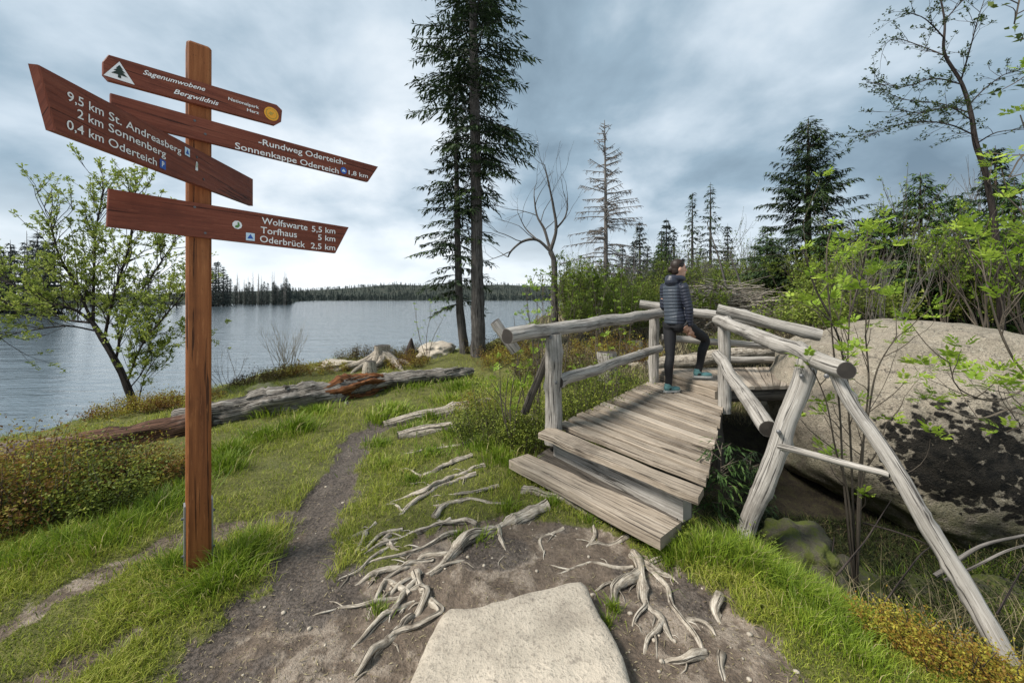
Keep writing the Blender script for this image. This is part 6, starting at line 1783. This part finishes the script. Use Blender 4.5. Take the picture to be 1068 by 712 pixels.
# long grass in clumps
cx_, cy_, cr_, cn_, ch_ = [], [], [], [], []
def clump(px, Y, rad, n, hgt):
    cx_.append((px - CX) / F_PX * Y); cy_.append(Y); cr_.append(rad); cn_.append(n); ch_.append(hgt)
for q in [(238, 2.22, .16, 420, .20), (250, 2.36, .18, 460, .20), (207, 2.12, .16, 380, .16), (180, 2.25, .18, 360, .14), (270, 2.5, .14, 260, .16), (222, 2.1, .12, 260, .16),
          (235, 3.55, .16, 320, .20), (240, 3.9, .22, 420, .20), (275, 4.35, .24, 420, .18), (310, 4.6, .22, 420, .24), (190, 3.1, .2, 360, .20), (165, 2.9, .22, 380, .20), (130, 2.65, .24, 420, .18),
          (70, 2.45, .26, 420, .16), (30, 2.3, .26, 420, .15), (110, 2.45, .2, 300, .16), (-30, 2.2, .3, 400, .15), (280, 5.3, .25, 300, .2), (330, 5.3, .3, 320, .16), (410, 5.3, .28, 420, .16), (395, 5.0, .2, 260, .16),
          (450, 5.1, .3, 380, .14), (470, 5.8, .35, 420, .16), (520, 3.7, .22, 420, .16), (500, 4.0, .25, 420, .15), (545, 3.5, .16, 300, .14), (430, 4.6, .25, 300, .12), (480, 4.4, .3, 420, .14), (430, 6.8, .5, 500, .16), (480, 6.6, .5, 520, .18), (540, 6.2, .5, 520, .18),
          (700, 2.36, .12, 420, .15), (730, 2.36, .16, 620, .17), (760, 2.38, .18, 700, .18), (790, 2.3, .18, 760, .17), (815, 2.2, .2, 780, .16), (840, 2.1, .18, 720, .15), (860, 2.05, .18, 720, .14), (790, 2.48, .16, 520, .2),
          (830, 2.3, .16, 560, .17), (870, 2.2, .16, 560, .16), (900, 2.05, .15, 460, .14), (880, 1.9, .16, 560, .10), (845, 1.9, .16, 560, .11), (900, 1.74, .16, 560, .09), (770, 2.62, .15, 420, .2), (850, 2.3, .18, 460, .16),
          (640, 2.0, .05, 110, .09), (634, 1.92, .04, 80, .08), (530, 2.9, .1, 160, .10), (500, 2.6, .09, 140, .08), (480, 2.62, .09, 120, .08), (395, 2.0, .06, 90, .09), (615, 2.72, .06, 80, .08), (575, 2.95, .1, 160, .09),
          (940, 3.3, .3, 420, .17), (1000, 3.0, .35, 420, .18), (1060, 2.9, .3, 420, .18), (960, 2.75, .25, 420, .18), (900, 3.0, .25, 420, .17), (865, 3.0, .2, 320, .15), (1020, 3.4, .35, 420, .16), (1080, 2.6, .3, 320, .16), (870, 3.4, .25, 320, .14), (400, 3.6, .25, 260, .09), (430, 3.3, .2, 220, .08), (450, 3.9, .3, 320, .09), (395, 4.2, .2, 220, .10)]: clump(*q)
X, Y_, HH, LE, T_ = [], [], [], [], []
for a, b, r, n_, hg in zip(cx_, cy_, cr_, cn_, ch_):
    n_ = int(n_ * 1.25)
    q = np.abs(rs_.normal(0, .55, n_)) * r; az = rs_.uniform(0, 6.283, n_)
    X.append(a + np.cos(az) * q); Y_.append(b + np.sin(az) * q)
    h_ = hg * rs_.uniform(.35, 1.1, n_); HH.append(h_)
    out_ = np.stack([np.cos(az), np.sin(az)], 1) * (q / r)[:, None] * .55 + rs_.normal(0, .35, (n_, 2)) + rs_.normal(0, .15, (1, 2))
    LE.append(out_ * h_[:, None])
    T_.append(np.clip(rs_.normal(.45, .17, n_) + rs_.uniform(-.12, .18), 0, 1))
X, Y_, HH, LE, T_ = [np.concatenate(q) for q in (X, Y_, HH, LE, T_)]
T_[rs_.uniform(0, 1, len(T_)) < .05] = 1.0
tag(blade_mesh('long_grass', M['grass'], np.stack([X, Y_, H(X, Y_) - .01], 1), HH, LE, .0048 * np.clip(Y_ / 2.4, .75, 2.2), T_), 'long bright grass tufts at the signpost, the bank and the bridge', 'grass', kind='stuff')
# wild low cover on the land behind
x, y = scatter(60000, 6.0, 40, -.2, 1.7, 1.5)
ok = (litter_at(x, y) > .3) & (y < shore(x / y) * .9) & (fbm(x * .8, y * .8, 91, 3) > .40)
x, y = x[ok], y[ok]; n_ = len(x)
h = rs_.uniform(.06, .26, n_) * np.clip(y / 12, .8, 2)
tag(blade_mesh('wild_grass', M['straw'], np.stack([x, y, H(x, y) - .01], 1), h, rs_.normal(0, .5, (n_, 2)) * h[:, None], .010 * y / 8, rs_.uniform(0, 1, n_)), 'dry straw coloured grass over the forest floor behind the bridge', 'grass', kind='stuff')
# dark mossy cover in the gully
x, y = scatter(90000, 2.2, 5, .5, 1.7, 1.5)
ok = (litter_at(x, y) > .3) & (y < 4.4); x, y = x[ok], y[ok]; n_ = len(x)
h = rs_.uniform(.02, .10, n_)
tag(blade_mesh('moss', M['moss'], np.stack([x, y, H(x, y) - .005], 1), h, rs_.normal(0, .9, (n_, 2)) * h[:, None], np.full(n_, .007), rs_.uniform(0, 1, n_)), 'dark moss and dead stems covering the gully floor', 'moss', kind='stuff')
# long dead grass hanging over the edge of the gully
Xg, Yg, Hg, Lg = [], [], [], []
for px, Y, rad, n_ in [(905, 2.5, .25, 50), (960, 2.35, .3, 70), (1020, 2.3, .3, 80), (930, 3.0, .3, 60), (1000, 2.8, .35, 90), (1060, 2.6, .3, 90), (1080, 3.2, .4, 100), (900, 3.3, .3, 50)]:
    q = rs_.normal(0, .5, (n_, 2)) * rad
    Xg.append((px - CX) / F_PX * Y + q[:, 0]); Yg.append(Y + q[:, 1]); h_ = rs_.uniform(.10, .34, n_); Hg.append(h_)
    Lg.append((rs_.normal(0, .7, (n_, 2)) + np.array([.25, .3])) * h_[:, None])
Xg, Yg, Hg, Lg = [np.concatenate(q) for q in (Xg, Yg, Hg, Lg)]
tag(blade_mesh('dead_grass', M['straw'], np.stack([Xg, Yg, H(Xg, Yg) - .01], 1), Hg, Lg, np.full(len(Xg), .004), rs_.uniform(0, .45, len(Xg))), 'long dead grass hanging over the edge of the gully', 'grass', kind='stuff')
for i, (a, b, c, r_) in enumerate([((872, 600, 2.5), (905, 560, 2.8), (930, 520, 3.0), .008), ((915, 640, 2.25), (955, 585, 2.5), (985, 560, 2.8), .007), ((900, 545, 3.0), (950, 560, 2.8), (1010, 590, 2.6), .009), ((1040, 640, 2.2), (1062, 600, 2.4), (1075, 575, 2.5), .007), ((870, 560, 2.9), (868, 590, 2.8), (880, 625, 2.5), .006)]):
    pts = [P(*a), P(*b), P(*c)]; mb = MB(); tube(mb, pts, [r_ * .8, r_ * .6, r_ * .3], 7, .05, .15, 1, 90 + i, wobble=.008)
    tag(mb.build('dead_branch', [M['blackbark'], M['blackbark']], at=pts[1]), ['dead twig leaning in the gully behind the mossy stone', 'thin dead twig rising over the orange bilberry bush', 'dark stick lying across the middle of the gully', 'short dead twig at the right edge beside the brace foot', 'thin drooping twig beside the rowan shoots in the gully'][i], 'branch')
# litter on the bare earth: chips, needles and crumbs of bark
x, y = scatter(9000, 1.1, 6, -1.2, 1.0, 1.7)
ok = dirt_at(x, y) > .4; x, y = x[ok], y[ok]; n_ = len(x)
d = rs_.normal(0, 1, (n_, 3)); d[:, 2] *= .12; nn = rs_.normal(0, .25, (n_, 3)); nn[:, 2] += 1
lit = leaf_mesh('litter', M['straw'], np.stack([x, y, H(x, y) + .003], 1), d, nn, rs_.gamma(2, .007, n_) + .004, rs_.uniform(.002, .006, n_), rs_.uniform(0, .9, n_), fold=.3)
tag(lit, 'scattered needles, chips and crumbs of bark on the bare earth', 'litter', kind='stuff')
mb = MB(); rng = random.Random(6)
for i in range(420):
    yq = 1.2 + 3.5 * rng.random() ** 2; r = rng.uniform(-.75, .75); xq = r * yq
    if dirt_at(np.array([xq]), np.array([yq]))[0] < .4: continue
    s = rng.choice((.004, .006, .008, .013)); 
    blob(mb, (xq, yq, Hs(xq, yq) + s * .2), (s * rng.uniform(.8, 1.4), s, s * .6), None, 6)
tag(mb.build('gravel', M['granite']), 'small stones lying on the bare earth of the path', 'gravel', kind='stuff')
